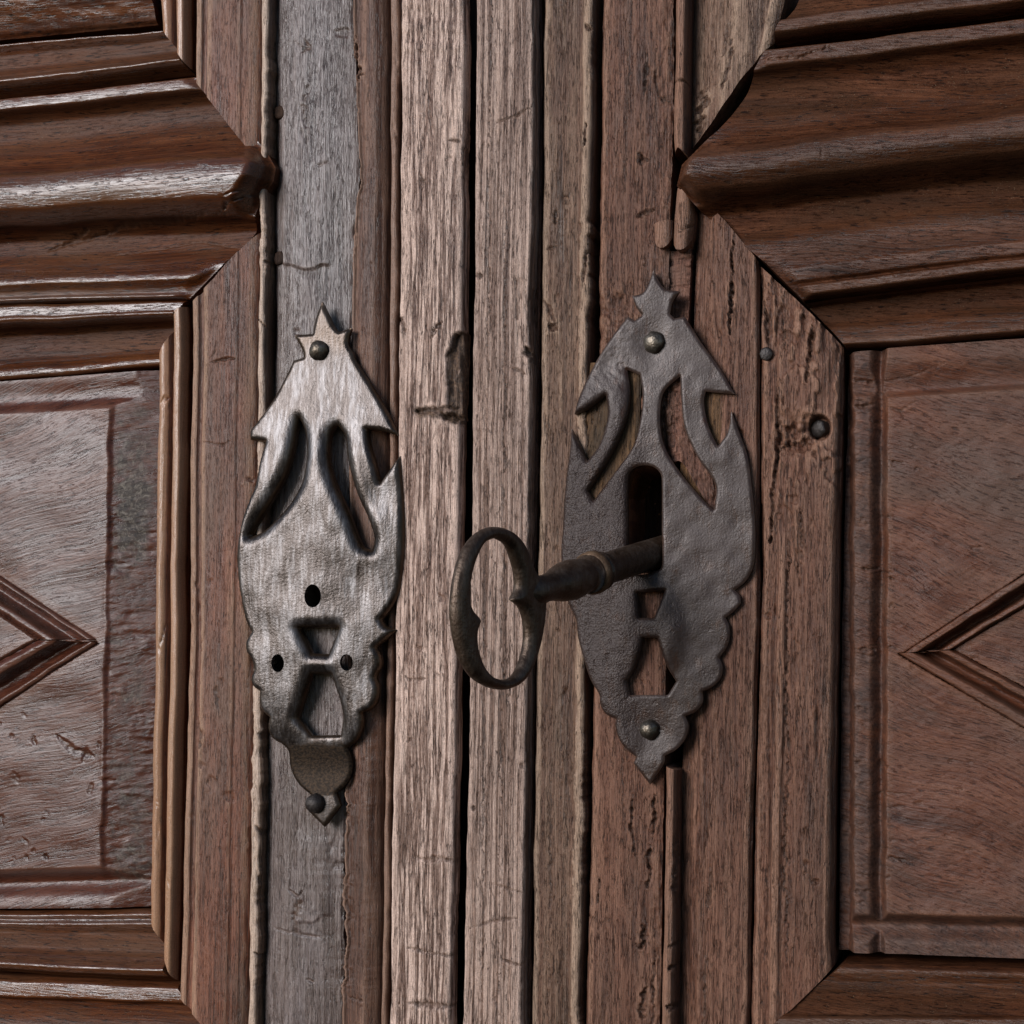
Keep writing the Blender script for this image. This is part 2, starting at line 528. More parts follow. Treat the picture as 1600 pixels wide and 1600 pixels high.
M = {}
SHARED = (0.074, 0.040, 0.026)      # the brown-grey weathering that runs over all boards
M['gloss_h'] = wood('waxed_dark_wood_lying', (0.0178, 0.0054, 0.0018), (0.0551, 0.0173, 0.0053), (0.1172, 0.0424, 0.0125), (0.1377, 0.0641, 0.0328), 'H',
                    (0.15, 0.26), fib=0.9, warp=0.006, ln=1.6, spread=0.34, polish=0.32, fiss=0.5, pore=1.3, wear=0.2, bump=0.26, spec=0.65, blotch=(0.0757, 0.0308, 0.0131))
M['gloss_v'] = wood('waxed_dark_wood_upright', (0.0259, 0.0093, 0.0047), (0.0713, 0.0238, 0.0095), (0.1242, 0.0466, 0.0198), (0.4104, 0.2794, 0.1796), 'V',
                    (0.18, 0.30), polish=0.25, wear=0.55, bump=0.28, spec=0.5)
M['stile_red'] = wood('reddish_stile_wood', (0.036, 0.015, 0.009), (0.125, 0.050, 0.027), (0.20, 0.096, 0.058), (0.32, 0.23, 0.16), 'V',
                      (0.36, 0.56), fib=1.3, fiss=0.6, ln=1.4, wear=0.6, bump=0.5, blotch=(0.115, 0.062, 0.040), spec=0.4, shared=0.25)
M['pale'] = wood('pale_worn_edge_wood', (0.06, 0.034, 0.020), (0.19, 0.130, 0.090), (0.36, 0.285, 0.21), (0.48, 0.42, 0.35), 'V',
                 (0.26, 0.50), fiss=0.6, wear=0.7, bump=0.6, blotch=(0.085, 0.042, 0.024))
M['greyblue'] = wood('grey_weathered_wood', (0.0325, 0.0233, 0.0204), (0.0794, 0.0670, 0.0661), (0.1625, 0.1535, 0.1604), (0.3069, 0.2976, 0.3013), 'V',
                     (0.22, 0.36), fib=1.3, fiss=0.8, wear=0.5, bump=0.5, blotch=(0.0768, 0.0465, 0.0340), weather=0.25, shared=0.6, spec=0.6)
M['ovolo'] = wood('brown_moulding_wood', (0.034, 0.016, 0.010), (0.092, 0.047, 0.030), (0.165, 0.098, 0.065), (0.28, 0.20, 0.15), 'V',
                  (0.38, 0.58), fib=1.3, fiss=0.4, wear=0.5, bump=0.5, spec=0.38, shared=0.5)
M['weathered'] = wood('weathered_pale_oak', (0.0456, 0.0229, 0.0144), (0.1630, 0.1062, 0.0800), (0.3368, 0.2656, 0.2264), (0.6084, 0.5208, 0.4623), 'V',
                      (0.36, 0.55), fib=1.7, fiss=1.0, ln=0.8, wear=0.45, bump=0.7, weather=0.8, streak=0.7, spec=0.45, shared=0.6,
                      grime=((0.0174, 0.0084, 0.0039), (0.0652, 0.0333, 0.0174), (0.1521, 0.0885, 0.0501)))
M['weathered_r'] = wood('weathered_grey_oak', (0.0419, 0.0224, 0.0141), (0.1445, 0.0954, 0.0705), (0.2881, 0.2254, 0.1879), (0.5028, 0.4264, 0.3758), 'V',
                        (0.38, 0.58), fib=1.5, fiss=1.0, ln=2.6, wear=0.45, bump=0.75, weather=0.62, streak=0.7, spec=0.42, shared=0.6)
M['olive'] = wood('olive_brown_wood', (0.0360, 0.0181, 0.0097), (0.1080, 0.0665, 0.0422), (0.1800, 0.1254, 0.0880), (0.3300, 0.2660, 0.2024), 'V',
                  (0.42, 0.62), fib=1.2, fiss=1.0, ln=1.8, wear=0.7, bump=0.75, blotch=(0.1150, 0.0551, 0.0334), weather=0.2, spec=0.38, shared=0.5)
M['brown_r'] = wood('dull_brown_wood', (0.0277, 0.0113, 0.0060), (0.0872, 0.0404, 0.0240), (0.1634, 0.0893, 0.0588), (0.2673, 0.1718, 0.1204), 'V',
                    (0.42, 0.62), fib=1.2, fiss=1.0, wear=0.5, bump=0.75, blotch=(0.1138, 0.0430, 0.0219), spec=0.35, weather=0.22, shared=0.45)
M['rail_r'] = wood('dull_dark_wood_lying', (0.0149, 0.0055, 0.0024), (0.0524, 0.0206, 0.0091), (0.1011, 0.0456, 0.0230), (0.1123, 0.0615, 0.0356), 'H',
                   (0.30, 0.48), fib=1.0, warp=0.012, ln=1.5, spread=0.32, polish=0.2, fiss=0.5, pore=1.3, wear=0.25, bump=0.45, rot=-0.08, blotch=(0.0374, 0.0159, 0.0072), spec=0.3)
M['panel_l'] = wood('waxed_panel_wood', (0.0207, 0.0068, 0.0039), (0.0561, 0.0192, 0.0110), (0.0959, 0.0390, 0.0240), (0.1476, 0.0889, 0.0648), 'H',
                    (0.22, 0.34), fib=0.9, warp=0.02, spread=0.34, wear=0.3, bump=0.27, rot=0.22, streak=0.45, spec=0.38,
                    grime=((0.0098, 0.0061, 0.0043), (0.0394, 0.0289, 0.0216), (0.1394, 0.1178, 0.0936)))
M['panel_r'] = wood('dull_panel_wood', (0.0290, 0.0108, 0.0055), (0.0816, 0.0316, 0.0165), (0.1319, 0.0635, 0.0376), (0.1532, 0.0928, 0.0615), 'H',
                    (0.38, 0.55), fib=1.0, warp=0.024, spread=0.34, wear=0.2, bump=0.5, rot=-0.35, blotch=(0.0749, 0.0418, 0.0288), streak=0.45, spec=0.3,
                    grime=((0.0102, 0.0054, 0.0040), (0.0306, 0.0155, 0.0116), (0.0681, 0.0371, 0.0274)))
M['raw'] = wood('raw_ochre_wood', (0.022, 0.011, 0.005), (0.085, 0.046, 0.018), (0.19, 0.112, 0.048), (0.25, 0.16, 0.08), 'V', (0.5, 0.7), wear=0.3, bump=0.8, blotch=(0.045, 0.028, 0.014), spec=0.3)
M['raw_red'] = wood('raw_reddish_wood', (0.025, 0.012, 0.008), (0.09, 0.044, 0.030), (0.17, 0.092, 0.067), (0.25, 0.16, 0.12), 'V', (0.5, 0.7), wear=0.3, bump=0.8, blotch=(0.04, 0.022, 0.012), spec=0.3)
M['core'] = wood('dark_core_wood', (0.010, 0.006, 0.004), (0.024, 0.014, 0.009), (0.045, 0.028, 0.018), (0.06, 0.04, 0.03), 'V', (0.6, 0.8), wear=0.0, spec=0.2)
M['steel'] = metal('worn_steel', (0.018, 0.0125, 0.010), (0.050, 0.041, 0.037), (0.150, 0.139, 0.138), (0.070, 0.042, 0.022), 0.72, (0.26, 0.42), 0.22, 900, 0.35, 0.8, tab=(0.011, 0.0065, 0.0035))
M['iron_brown'] = metal('dark_painted_iron', (0.038, 0.0165, 0.009), (0.028, 0.0168, 0.0135), (0.043, 0.029, 0.0255), (0.07, 0.040, 0.026), 0.2, (0.32, 0.50), 0.6, 1150, 0.5, 0.7, (1, 1, 0.8), gr=True, spec=0.4)
M['key_iron'] = metal('rusty_key_iron', (0.0374, 0.0208, 0.0120), (0.0680, 0.0432, 0.0285), (0.1275, 0.0928, 0.0690), (0.1530, 0.1120, 0.0825), 0.6, (0.36, 0.52), 0.35, 900, 0.2, 0.4, (1, 1, 1))
M['key_collar'] = metal('rusty_collar_iron', (0.06, 0.032, 0.016), (0.12, 0.070, 0.038), (0.18, 0.115, 0.07), (0.16, 0.11, 0.07), 0.4, (0.45, 0.6), 0.35, 900, 0.2, 0.4, (1, 1, 1))
M['nail'] = metal('rubbed_nail_iron', (0.05, 0.036, 0.027), (0.11, 0.090, 0.070), (0.19, 0.165, 0.135), (0.12, 0.09, 0.07), 0.85, (0.30, 0.46), 0.35, 900, 0.0, 0.3, (1, 1, 1))
M['nail_dark'] = metal('old_dark_nail_iron', (0.0138, 0.0104, 0.0090), (0.0275, 0.0218, 0.0200), (0.0495, 0.0406, 0.0360), (0.0440, 0.0312, 0.0250), 0.5, (0.4, 0.6), 0.5, 900, 0.2, 0.3, (1, 1, 1))

# ------------------------------------------------------------------ door leaves
base_l = W(420, 1640, 0.0)
base_r = W(1100, 1640, 0.0)
LEAF = thing('door_leaf', 'glossy reddish brown carved door leaf carrying the shiny worn steel lock plate', 'door', Vector(base_l))
LEAR = thing('door_leaf', 'dull brown carved door leaf whose dark iron lock plate holds the key', 'door', Vector(base_r))
TOP, BOT = -50, 1650


def slab(name, x0, x1, h_front, h_back, parent, mat):
    xs = [W(x, 800, h_front)[0] for x in (x0, x1)]
    z0, z1 = W(800, 1720, 0)[2], W(800, -120, 0)[2]
    V = np.array([(x, -h / 1000, z) for h in (h_front, h_back) for x in xs for z in (z0, z1)])
    F = [(0, 1, 3, 2), (4, 6, 7, 5), (0, 4, 5, 1), (2, 3, 7, 6), (0, 2, 6, 4), (1, 5, 7, 3)]
    return mesh_obj(name, V, [np.array([f[::-1] for f in F])], mat, parent, smooth=False)


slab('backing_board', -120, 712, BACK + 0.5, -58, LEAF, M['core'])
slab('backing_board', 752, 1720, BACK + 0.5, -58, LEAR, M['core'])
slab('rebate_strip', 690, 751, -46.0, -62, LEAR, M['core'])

# ---- left leaf, uprights
ln_stileL = [(-50, 304), (0, 303), (500, 297), (1000, 293), (1500, 281), (1650, 278)]
ln_stileR = [(-50, 409), (200, 406), (600, 402), (1100, 394), (1500, 388), (1650, 386)]
ln_arR = [(-50, 421), (200, 420), (300, 416), (600, 415), (1100, 409), (1200, 408), (1550, 401), (1650, 400)]
ln_bandL = [(-50, 430), (300, 428), (600, 425), (1300, 413), (1650, 407)]
ln_bandR = [(-50, 546), (0, 548), (150, 556), (280, 560), (400, 549), (560, 546), (1300, 537), (1650, 530)]
ln_ovR = [(-50, 609), (450, 608), (900, 605), (1650, 594)]
ln_asL = [(-50, 626), (450, 623), (800, 620), (1200, 613), (1650, 606)]
ln_asR = [(-50, 728), (300, 726), (500, 725), (800, 719), (1100, 715), (1650, 705)]


def hole(px, py, rx, ry, bottom):
    def f(H, PX, PY, U):
        e = np.hypot((PX - px) / rx, (PY - py) / ry)
        return H + (bottom - H) * (1 - sstep(0.85, 1.1, e))
    return f


stile_prof = [(0, 8.0), (0.04, 10.8), (0.11, 11.2), (0.145, 9.6), (0.18, 9.8), (0.22, 12.0), (0.5, 12.6), (0.70, 12.2), (0.735, 11.2), (0.77, 11.2), (0.88, 10.2), (1, 7.0)]
up_m = pl([(0, 124), (1, 256)])
vpart('stile', ln_stileL, ln_stileR, TOP, lambda u: up_m(u), stile_prof, 11, M['stile_red'], LEAF, 101, 0.9)
dn_m = pl([(0, 474), (0.35, 438), (1, 358)])
bt_m = pl([(0, 1556), (0.6, 1632), (1, 1660)])
vpart('stile', ln_stileL, ln_stileR, lambda u: dn_m(u), lambda u: bt_m(u), stile_prof, 11, M['stile_red'], LEAF, 102, 0.9,
      cuts=[([(372, 560), (352, 562), (330, 568)], 3, 1.2), ([(330, 560), (340, 548)], 2, 0.8), ([(318, 690), (350, 697), (362, 690)], 2.5, 0.7),
            ([(385, 745), (390, 752)], 7, 1.8), ([(340, 1075), (343, 1105)], 4, 1.0), ([(310, 1120), (312, 1170)], 4, 1.0)])
vpart('edge_bead', ln_stileR, ln_arR, TOP, BOT, [(0, 8.5), (0.12, 10.8), (0.5, 11.0), (0.85, 10.6), (1, 9.4)], 10.5, M['pale'], LEAF, 103, 1.2,
      L_rag=3, R_rag=3, cuts=[([(421, 160), (424, 190)], 8, 2.5), ([(424, 390), (424, 420)], 10, 4), ([(415, 1125), (415, 1160)], 9, 4),
                                  ([(405, 500), (416, 512)], 2, 2), ([(400, 1290), (412, 1310)], 3, 2), ([(398, 1490), (408, 1500)], 3, 2.5)])


def band_mod(H, PX, PY, U):
    H = hole(493, 931, 15, 20, -20)(H, PX, PY, U)
    H = hole(434, 1036, 13, 17, -20)(H, PX, PY, U)
    # thin layer that has flaked away below an arc
    arc = 405 + 18 * np.cos((PX - 480) / 30.0) + 7 * vn(PX / 12, PY * 0, 5)
    H = H + 0.9 * (1 - sstep(-2, 2, PY - arc)) * sstep(436, 446, PX) * (1 - sstep(508, 522, PX)) * sstep(-60, 260, PY)
    arc = 1425 + 14 * np.cos((PX - 480) / 24.0) + 9 * vn(PX / 12, PY * 0, 6)
    H = H + 0.6 * (1 - sstep(-2, 2, PY - arc)) * sstep(455, 470, PX) * (1 - sstep(508, 520, PX)) * sstep(1290, 1330, PY)
    return H


vpart('lock_stile', ln_bandL, ln_bandR, TOP, BOT, [(0, 3.0), (0.1, 4.6), (0.38, 6.4), (0.7, 5.4), (0.93, 3.6), (1, 3.2)], 5, M['greyblue'], LEAF, 104, 1.0, 1.5,
      mod=band_mod, R_rag=4, cuts=[([(478, 62), (486, 74), (476, 82)], 4, 1.2), ([(482, 135), (478, 165), (484, 200)], 8, 0.7),
                                   ([(515, 255), (500, 262)], 3, 1.0), ([(452, 1390), (470, 1402), (474, 1390)], 2.5, 1.2), ([(470, 1410), (460, 1440)], 9, 0.9),
                                   ([(430, 1450), (470, 1460), (520, 1465)], 2, 0.7), ([(490, 1535), (480, 1530)], 3, 1.0)])
vpart('ovolo_moulding', [(k, v + 1.5) for k, v in ln_bandR], ln_ovR, TOP, BOT,
      [(0, 5.0), (0.08, 8.0), (0.15, 6.8), (0.3, 7.8), (0.55, 8.0), (0.8, 5.5), (1, 1.0)], 6, M['ovolo'], LEAF, 105, 0.8, 0.8,
      L_rag=7, cuts=[([(556, 60), (558, 130)], 5, 3.5, 0.9), ([(557, 145), (556, 240)], 4, 3.5, 0.9), ([(552, 340), (550, 420)], 4, 3, 0.9),
                     ([(560, 118), (570, 117)], 2, 1.2), ([(541, 1250), (540, 1290)], 4, 2.5), ([(548, 1560), (570, 1564)], 2, 1)])
vpart('fillet_moulding', ln_ovR, ln_asL, TOP, BOT, [(0, 4.5), (0.2, 7.6), (0.5, 7.8), (0.85, 7.2), (1, 5)], 7, M['ovolo'], LEAF, 106, 0.8, R_rag=1)


def pocket(PX, PY):
    """broken-out pocket beside the gap"""
    x = PX + 10 * fbm(PX / 16, PY / 20, 3, 91); y = PY + 8 * fbm(PX / 12, PY / 16, 3, 92)
    lim = np.interp(y, [508, 520, 545, 600, 640, 652, 662], [735, 708, 697, 699, 702, 688, 740])
    return sstep(-2, 4, x - lim) * sstep(505, 516, y) * (1 - sstep(655, 662, y))


def astragal_mod(H, PX, PY, U):
    p = pocket(PX, PY)
    H = H - p * (2.8 + 2.0 * fbm(PX / 5, PY / 40, 4, 93, 0.6) + 0.07 * np.clip(PX - 700, 0, 40))
    # rubbing ripples across the board low down
    H = H + 0.35 * sstep(1100, 1300, PY) * np.sin(PY / 11.0 + 3 * vn(PX / 60, PY / 60, 94)) * vn(PX / 70, PY / 90, 95)
    H = H + 0.25 * (1 - sstep(60, 130, PY)) * np.sin(PY / 5.0 + 3 * vn(PX / 60, PY / 60, 96))
    return H


vpart('meeting_stile', ln_asL, ln_asR, TOP, BOT, [(0, 9.5), (0.03, 12.4), (0.2, 13.0), (0.6, 13.2), (0.9, 12.8), (0.965, 12.0), (1, 9)], 12, M['weathered'], LEAF, 107, 1.2, 1.0, 1.2, back=5.0,
      R_rag=1.5, mod=astragal_mod, stain=lambda x, y: np.maximum(pocket(x, y), 0.75 * (1 - sstep(4, 14, seg_dist(x + 6 * vn(x / 8, y / 8, 97), y, [(655, 643), (690, 648), (735, 662)])[0]))),
      cuts=[([(650, 644), (680, 642), (712, 636)], 5, 2.2), ([(690, 648), (722, 656), (735, 662)], 8, 3.0), ([(678, 520), (692, 503)], 4, 1.4), ([(675, 528), (684, 516)], 3, 1.2),
            ([(624, 495), (633, 520)], 5, 1.5), ([(702, 220), (718, 222)], 4, 1.0), ([(660, 275), (662, 288)], 5, 1.2), ([(697, 250), (706, 246)], 4, .8),
            ([(668, 1060), (640, 1062), (635, 1056)], 2.5, 0.9), ([(680, 1052), (690, 1056)], 2.5, 0.8), ([(636, 1160), (646, 1153)], 2.5, 0.9), ([(650, 1340), (735, 1346)], 7, 0.7),
            ([(640, 1480), (690, 1492), (735, 1490)], 4, 0.8), ([(640, 1566), (700, 1572), (735, 1574)], 7, 0.9)])

# ---- left leaf, panel mouldings (upright)
ln_pgap = [(-50, 243), (40, 248), (560, 243), (1000, 236), (1400, 229), (1650, 225)]
pm_prof = [(0, 3.0), (0.08, 7.6), (0.22, 9.0), (0.36, 7.8), (0.50, 5.4), (0.58, 6.6), (0.64, 11.8), (0.80, 12.4), (0.88, 10.0), (1.0, 0.0)]
f_dn = pl([(0, 558), (0.5, 512), (0.64, 488), (1, 476)])
f_bt = pl([(0, 1436), (0.4, 1470), (1, 1542)])
vpart('panel_moulding', ln_pgap, [(k, v - 2) for k, v in ln_stileL], lambda u: f_dn(u), lambda u: f_bt(u), pm_prof, 9, M['gloss_v'], LEAF, 108, 0.35, L_rag=0.8)
f_up = pl([(0, 40), (0.5, 76), (1, 112)])
vpart('panel_moulding', ln_pgap, [(k, v - 2) for k, v in ln_stileL], TOP, lambda u: f_up(u), pm_prof, 9, M['gloss_v'], LEAF, 109, 0.35)

def nose(fn, side):
    def f(H, PX, PY, T_):
        e = (fn(T_) - PX) * side
        k = 1 - sstep(0, 34, e)
        return np.where(H > 9.0, H + (9.0 - H) * k * k, H)
    return f


# ---- left leaf, lying mouldings
X0 = -70
# upper panel's lower moulding
hpart('panel_moulding', [(-70, 68), (0, 62), (246, 40)], [(-70, 158), (0, 150), (298, 112)], X0, pl([(0, 246), (1, 297)]),
      [(0, 3.0), (0.06, 6.0), (0.22, 3.6), (0.42, 3.6), (0.60, 5.6), (0.72, 8.6), (0.80, 11.0), (0.86, 10.0), (0.93, 7.0), (1, 4.0)], 8, M['gloss_h'], LEAF, 110, 0.3, 0.8, 0.12)
# the rail between the two panels
mitL = pl([(0, 300), (0.05, 318), (0.12, 336), (0.28, 388), (0.36, 412), (0.44, 428), (0.50, 424), (0.56, 408), (0.70, 386), (0.85, 345), (0.95, 310), (1, 292)])
hpart('rail_moulding', [(-70, 158), (0, 151), (300, 116)], [(-70, 482), (0, 474), (200, 468), (300, 466)], X0, mitL,
      [(0, 6.0), (0.015, 9.6), (0.065, 10.2), (0.085, 6.4), (0.12, 4.6), (0.18, 4.4), (0.27, 6.6), (0.345, 10.2), (0.39, 13.2), (0.425, 16.0), (0.50, 17.8), (0.57, 17.0), (0.62, 12.6), (0.655, 6.8),
       (0.69, 4.6), (0.75, 5.2), (0.84, 8.6), (0.91, 11.0), (0.945, 9.4), (0.965, 9.2), (0.985, 10.6), (1, 8.0)], 11, M['gloss_h'], LEAF, 111, 0.32, 1.0, 0.12, wob=1.1, relief=1.65, mod=nose(mitL, 1),
      cuts=[([(425, 290), (380, 318), (350, 332)], 2.5, 1.4), ([(415, 298), (365, 315)], 2, 1.0), ([(60, 385), (180, 350), (400, 330)], 4, 0.8), ([(170, 395), (300, 372), (385, 385)], 2.5, 0.6),
            ([(130, 355), (70, 380)], 3, 0.8)])
# lower panel's upper moulding
hpart('panel_moulding', [(-70, 485), (0, 477), (200, 471), (298, 469)], [(-70, 598), (0, 591), (246, 570)], X0, pl([(0, 294), (0.25, 276), (0.5, 272), (0.8, 256), (1, 246)]),
      [(0, 8.0), (0.05, 9.6), (0.18, 10.0), (0.22, 11.2), (0.26, 10.6), (0.32, 3.5), (0.42, 0.6), (0.56, 0.2), (0.74, 2.0), (0.92, 4.6), (0.97, 4.2), (1, 1)], 8, M['gloss_h'], LEAF, 112, 0.4, 0.9, 0.12, wob=1.0)
# lower panel's lower moulding and the rail below it
hpart('panel_moulding', [(-70, 1426), (0, 1428), (232, 1424)], [(-70, 1516), (0, 1522), (160, 1530), (272, 1534)], X0, pl([(0, 230), (0.4, 250), (0.8, 262), (1, 272)]),
      [(0, 2.0), (0.06, 5.0), (0.14, 4.2), (0.18, 6.0), (0.34, 4.0), (0.56, 4.0), (0.70, 6.8), (0.80, 10.8), (0.88, 9.8), (0.95, 6), (1, 4)], 7, M['gloss_h'], LEAF, 113, 0.3, 0.8, 0.12, wob=0.9)
hpart('rail_moulding', [(-70, 1520), (0, 1526), (160, 1534), (276, 1538)], [(-70, 1690), (0, 1692), (400, 1690)], X0, pl([(0, 276), (0.15, 292), (0.5, 345), (1, 410)]),
      [(0, 6.0), (0.04, 9.8), (0.17, 10.0), (0.22, 6.8), (0.4, 6.0), (0.7, 7.0), (1, 12)], 9, M['gloss_h'], LEAF, 114, 0.3, 1.0, 0.12)

# ---- left panels


LZ_L = [((-70, 858), (146, 1000), (-70, 918), (50, 998)), ((-70, 1146), (150, 1004), (-70, 1066), (50, 1000))]
LZ_R = [((1690, 838), (1412, 1020), (1690, 896), (1490, 1013)), ((1690, 1190), (1402, 1022), (1690, 1122), (1490, 1016))]


def in_strip(PX, PY, strips, grow=0.0):
    m = np.zeros(PX.shape, bool)
    P = np.stack([PX.ravel(), PY.ravel()], 1)
    for a0, a1, b0, b1 in strips:
        c = np.array([a0, a1, b1, b0], float)
        m |= inside(P, c).reshape(PX.shape)
    return m


def inside(P, poly):
    x, y = P[:, 0], P[:, 1]
    q = np.zeros(len(P), bool)
    for (x0, y0), (x1, y1) in zip(poly, np.roll(poly, -1, 0)):
        c = (y0 > y) != (y1 > y)
        if c.any():
            xi = x0 + (y - y0) / (y1 - y0 + 1e-12) * (x1 - x0)
            q ^= c & (x < xi)
    return q


def panel_left(H, PX, PY, U):
    rx = pl([(580, 168), (660, 163), (1000, 158), (1360, 150)])(PY) + 3 * fbm(PY / 25, 0 * PY, 3, 305)           # right edge of the raised field
    dR = rx - PX
    dT = PY - np.interp(PX, [-70, 200], [655, 640])
    dB = np.interp(PX, [-70, 200], [1362, 1354]) - PY
    fld = 8.4
    a = np.clip(-dR, 0, 200)
    hr = fld - a / 78.0 * 6.4 - 0.9 * sstep(0, 9, a)
    b = np.clip(-dT, 0, 200)
    ht = fld - 3.6 * sstep(0, 26, b) - 2.6 * b / 66.0 + 2.4 * sstep(30, 62, b)
    d = np.clip(-dB, 0, 200)
    hb = fld - 7.4 * sstep(-4, 24, d) + 4.6 * sstep(24, 50, d) + 0.6 * sstep(46, 60, d)
    h = np.minimum(np.minimum(hr, ht), hb)
    rough = sstep(-6, 10, -dR)
    chip = 0.6 + 0.9 * sstep(-0.2, 0.3, vn(PX / 30, PY / 40, 306))
    H = H + h + chip * rough * (0.40 * fbm(PX / 22, PY / 10, 3, 301, 0.5) + 0.22 * fbm(PX / 24, PY / 4, 2, 307))
    H = H + (1 - rough) * (1.1 * fbm(PX / 85, PY / 70, 2, 302) + 0.07 * fbm(PX / 26, (PY + 0.25 * PX + 8 * vn(PX / 50, PY / 50, 304)) / 4.0, 2, 303))
    return H - 4.0 - 10.0 * in_strip(PX, PY, LZ_L)


def panel(name, X, Y, L_, fn, h0, mat, parent, seed, grime, cuts=()):
    L, R = pl(X[0]), pl(X[1])
    T, B = pl(Y[0]), pl(Y[1])
    nx = int((X[1][0][1] - X[0][0][1]) / SP); ny = int((Y[1][0][1] - Y[0][0][1]) / SP)
    u, v = np.meshgrid(np.linspace(0, 1, nx), np.linspace(0, 1, ny))
    y_ = Y[0][0][1] + (Y[1][0][1] - Y[0][0][1]) * v
    PX = L(y_) + (R(y_) - L(y_)) * u
    PY = T(PX) + (B(PX) - T(PX)) * v
    PX = PX + 1.5 * fbm(PX / 30, PY / 30, 2, seed)
    H = np.array(fn(np.zeros_like(PX), PX, PY, u))
    for k, ct in enumerate(cuts):
        cut(H, PX, PY, ct[0], ct[1], ct[2], seed + 80 + k, ct[3] if len(ct) > 3 else 0.5)
    g = grime(PX, PY)
    return grid_part(name, PX, PY, H, h0, mat, parent, {'grime': g})


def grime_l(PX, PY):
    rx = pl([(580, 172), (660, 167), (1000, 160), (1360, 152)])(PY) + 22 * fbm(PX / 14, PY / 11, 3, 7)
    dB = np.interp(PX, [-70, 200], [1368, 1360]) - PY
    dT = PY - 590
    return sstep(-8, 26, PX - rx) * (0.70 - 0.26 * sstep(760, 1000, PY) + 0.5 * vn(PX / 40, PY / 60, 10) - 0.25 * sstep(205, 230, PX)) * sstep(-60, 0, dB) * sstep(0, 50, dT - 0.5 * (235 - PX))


rng = random.Random(8)
dents_l = []
for k in range(16):
    x, y = rng.uniform(-20, 150), rng.uniform(1110, 1350)
    dents_l.append(([(x, y), (x + rng.uniform(-9, 9), y + rng.uniform(4, 14))], rng.uniform(3, 7), rng.uniform(0.25, 0.7)))
dents_l += [([(85, 1150), (110, 1172), (140, 1180)], 7, 0.7), ([(62, 1335), (70, 1345)], 5, 0.9), ([(35, 1338), (40, 1345)], 4, 0.8), ([(30, 1310), (38, 1320)], 3, 0.6)]
PL = panel('panel', ([(590, -70), (1420, -70)], [(575, 240), (1000, 232), (1424, 225)]), ([(-70, 600), (0, 593), (240, 574)], [(-70, 1422), (240, 1420)]), None, panel_left, 6, M['panel_l'],
           LEAF, 120, grime_l, dents_l)


def panel_up(H, PX, PY, U):
    d = np.interp(PX, [0, 240], [58, 36]) - PY
    return H + 3.0 + 9.0 * np.clip(d, 0, 70) / 60.0 + 0.5 * fbm(PX / 40, PY / 14, 3, 311) + 0.3 * fbm(PX / 4, PY / 30, 2, 312) * (1 - sstep(10, 40, d)) - 1.2 * (1 - sstep(0, 6, d))


panel('panel', ([(-60, -70), (60, -70)], [(-60, 239), (60, 243)]), ([(-70, -60), (240, -60)], [(-70, 65), (240, 36)]), None, panel_up, 5, M['gloss_h'], LEAF, 121, lambda a, b: 0 * a)


def quad_strip(name, a0, a1, b0, b1, prof, h0, mat, parent, seed, back):
    """straight strip: outer line a0-a1, inner line b0-b1 (photo px), profile across"""
    ln = math.hypot(a1[0] - a0[0], a1[1] - a0[1]); wd = math.hypot(b0[0] - a0[0], b0[1] - a0[1])
    u, v = np.meshgrid(np.linspace(0, 1, int(wd / 1.6) + 4), np.linspace(0, 1, int(ln / SP)))
    PX = (a0[0] + (a1[0] - a0[0]) * v) * (1 - u) + (b0[0] + (b1[0] - b0[0]) * v) * u
    PY = (a0[1] + (a1[1] - a0[1]) * v) * (1 - u) + (b0[1] + (b1[1] - b0[1]) * v) * u
    PY = PY + 2.0 * fbm(v * ln / 40, u * 2, 2, seed + 5)
    H = spline(prof)(np.clip(u + 0.03 * vn(v * ln / 25, u, seed + 3), 0, 1)) + 0.45 * fbm(v * ln / 40, u * 4, 3, seed)
    H = H + 0.12 * fbm(v * ln / 60, u * wd / 4, 2, seed + 1)
    return grid_part(name, PX, PY, H, h0, mat, parent, {'grime': 0 * PX}, back=back)


lz = [(0, 7.0), (0.05, 9.6), (0.13, 10.2), (0.20, 7.6), (0.36, 2.6), (0.5, 1.4), (0.60, 4.0), (0.68, 10.0), (0.80, 10.6), (0.92, 9.0), (1, 7.6)]
lz = [(a, b - 4.0) for a, b in lz]
for i_, q_ in enumerate(LZ_L):
    quad_strip('lozenge_moulding', *q_, lz, 8.5, M['panel_l'], PL, 130 + i_, -9.0)

# ------------------------------------------------------------------ right leaf, uprights
ln_aL = [(-50, 743), (0, 742), (300, 741), (500, 737), (850, 734), (1200, 729), (1650, 721)]
ln_aR = [(-50, 834), (300, 833), (480, 826), (560, 829), (700, 828), (1200, 821), (1650, 815)]
ln_bL = [(-50, 848), (400, 846), (800, 840), (1200, 834), (1650, 828)]
ln_bR = [(-50, 931), (300, 926), (560, 921), (1000, 917), (1300, 915), (1650, 906)]
ln_cL = [(-50, 941), (300, 937), (500, 934), (1100, 925), (1650, 914)]
ln_cR = [(-50, 1053), (250, 1049), (390, 1046), (1230, 1036), (1650, 1029)]
ln_dR = [(-50, 1078), (250, 1074), (390, 1080), (1230, 1060), (1650, 1056)]
ln_eR = [(-50, 1216), (0, 1215), (120, 1185), (400, 1184), (900, 1187), (1250, 1178), (1650, 1168)]
ln_fR = [(500, 1318), (800, 1312), (1000, 1307), (1300, 1302), (1650, 1300)]

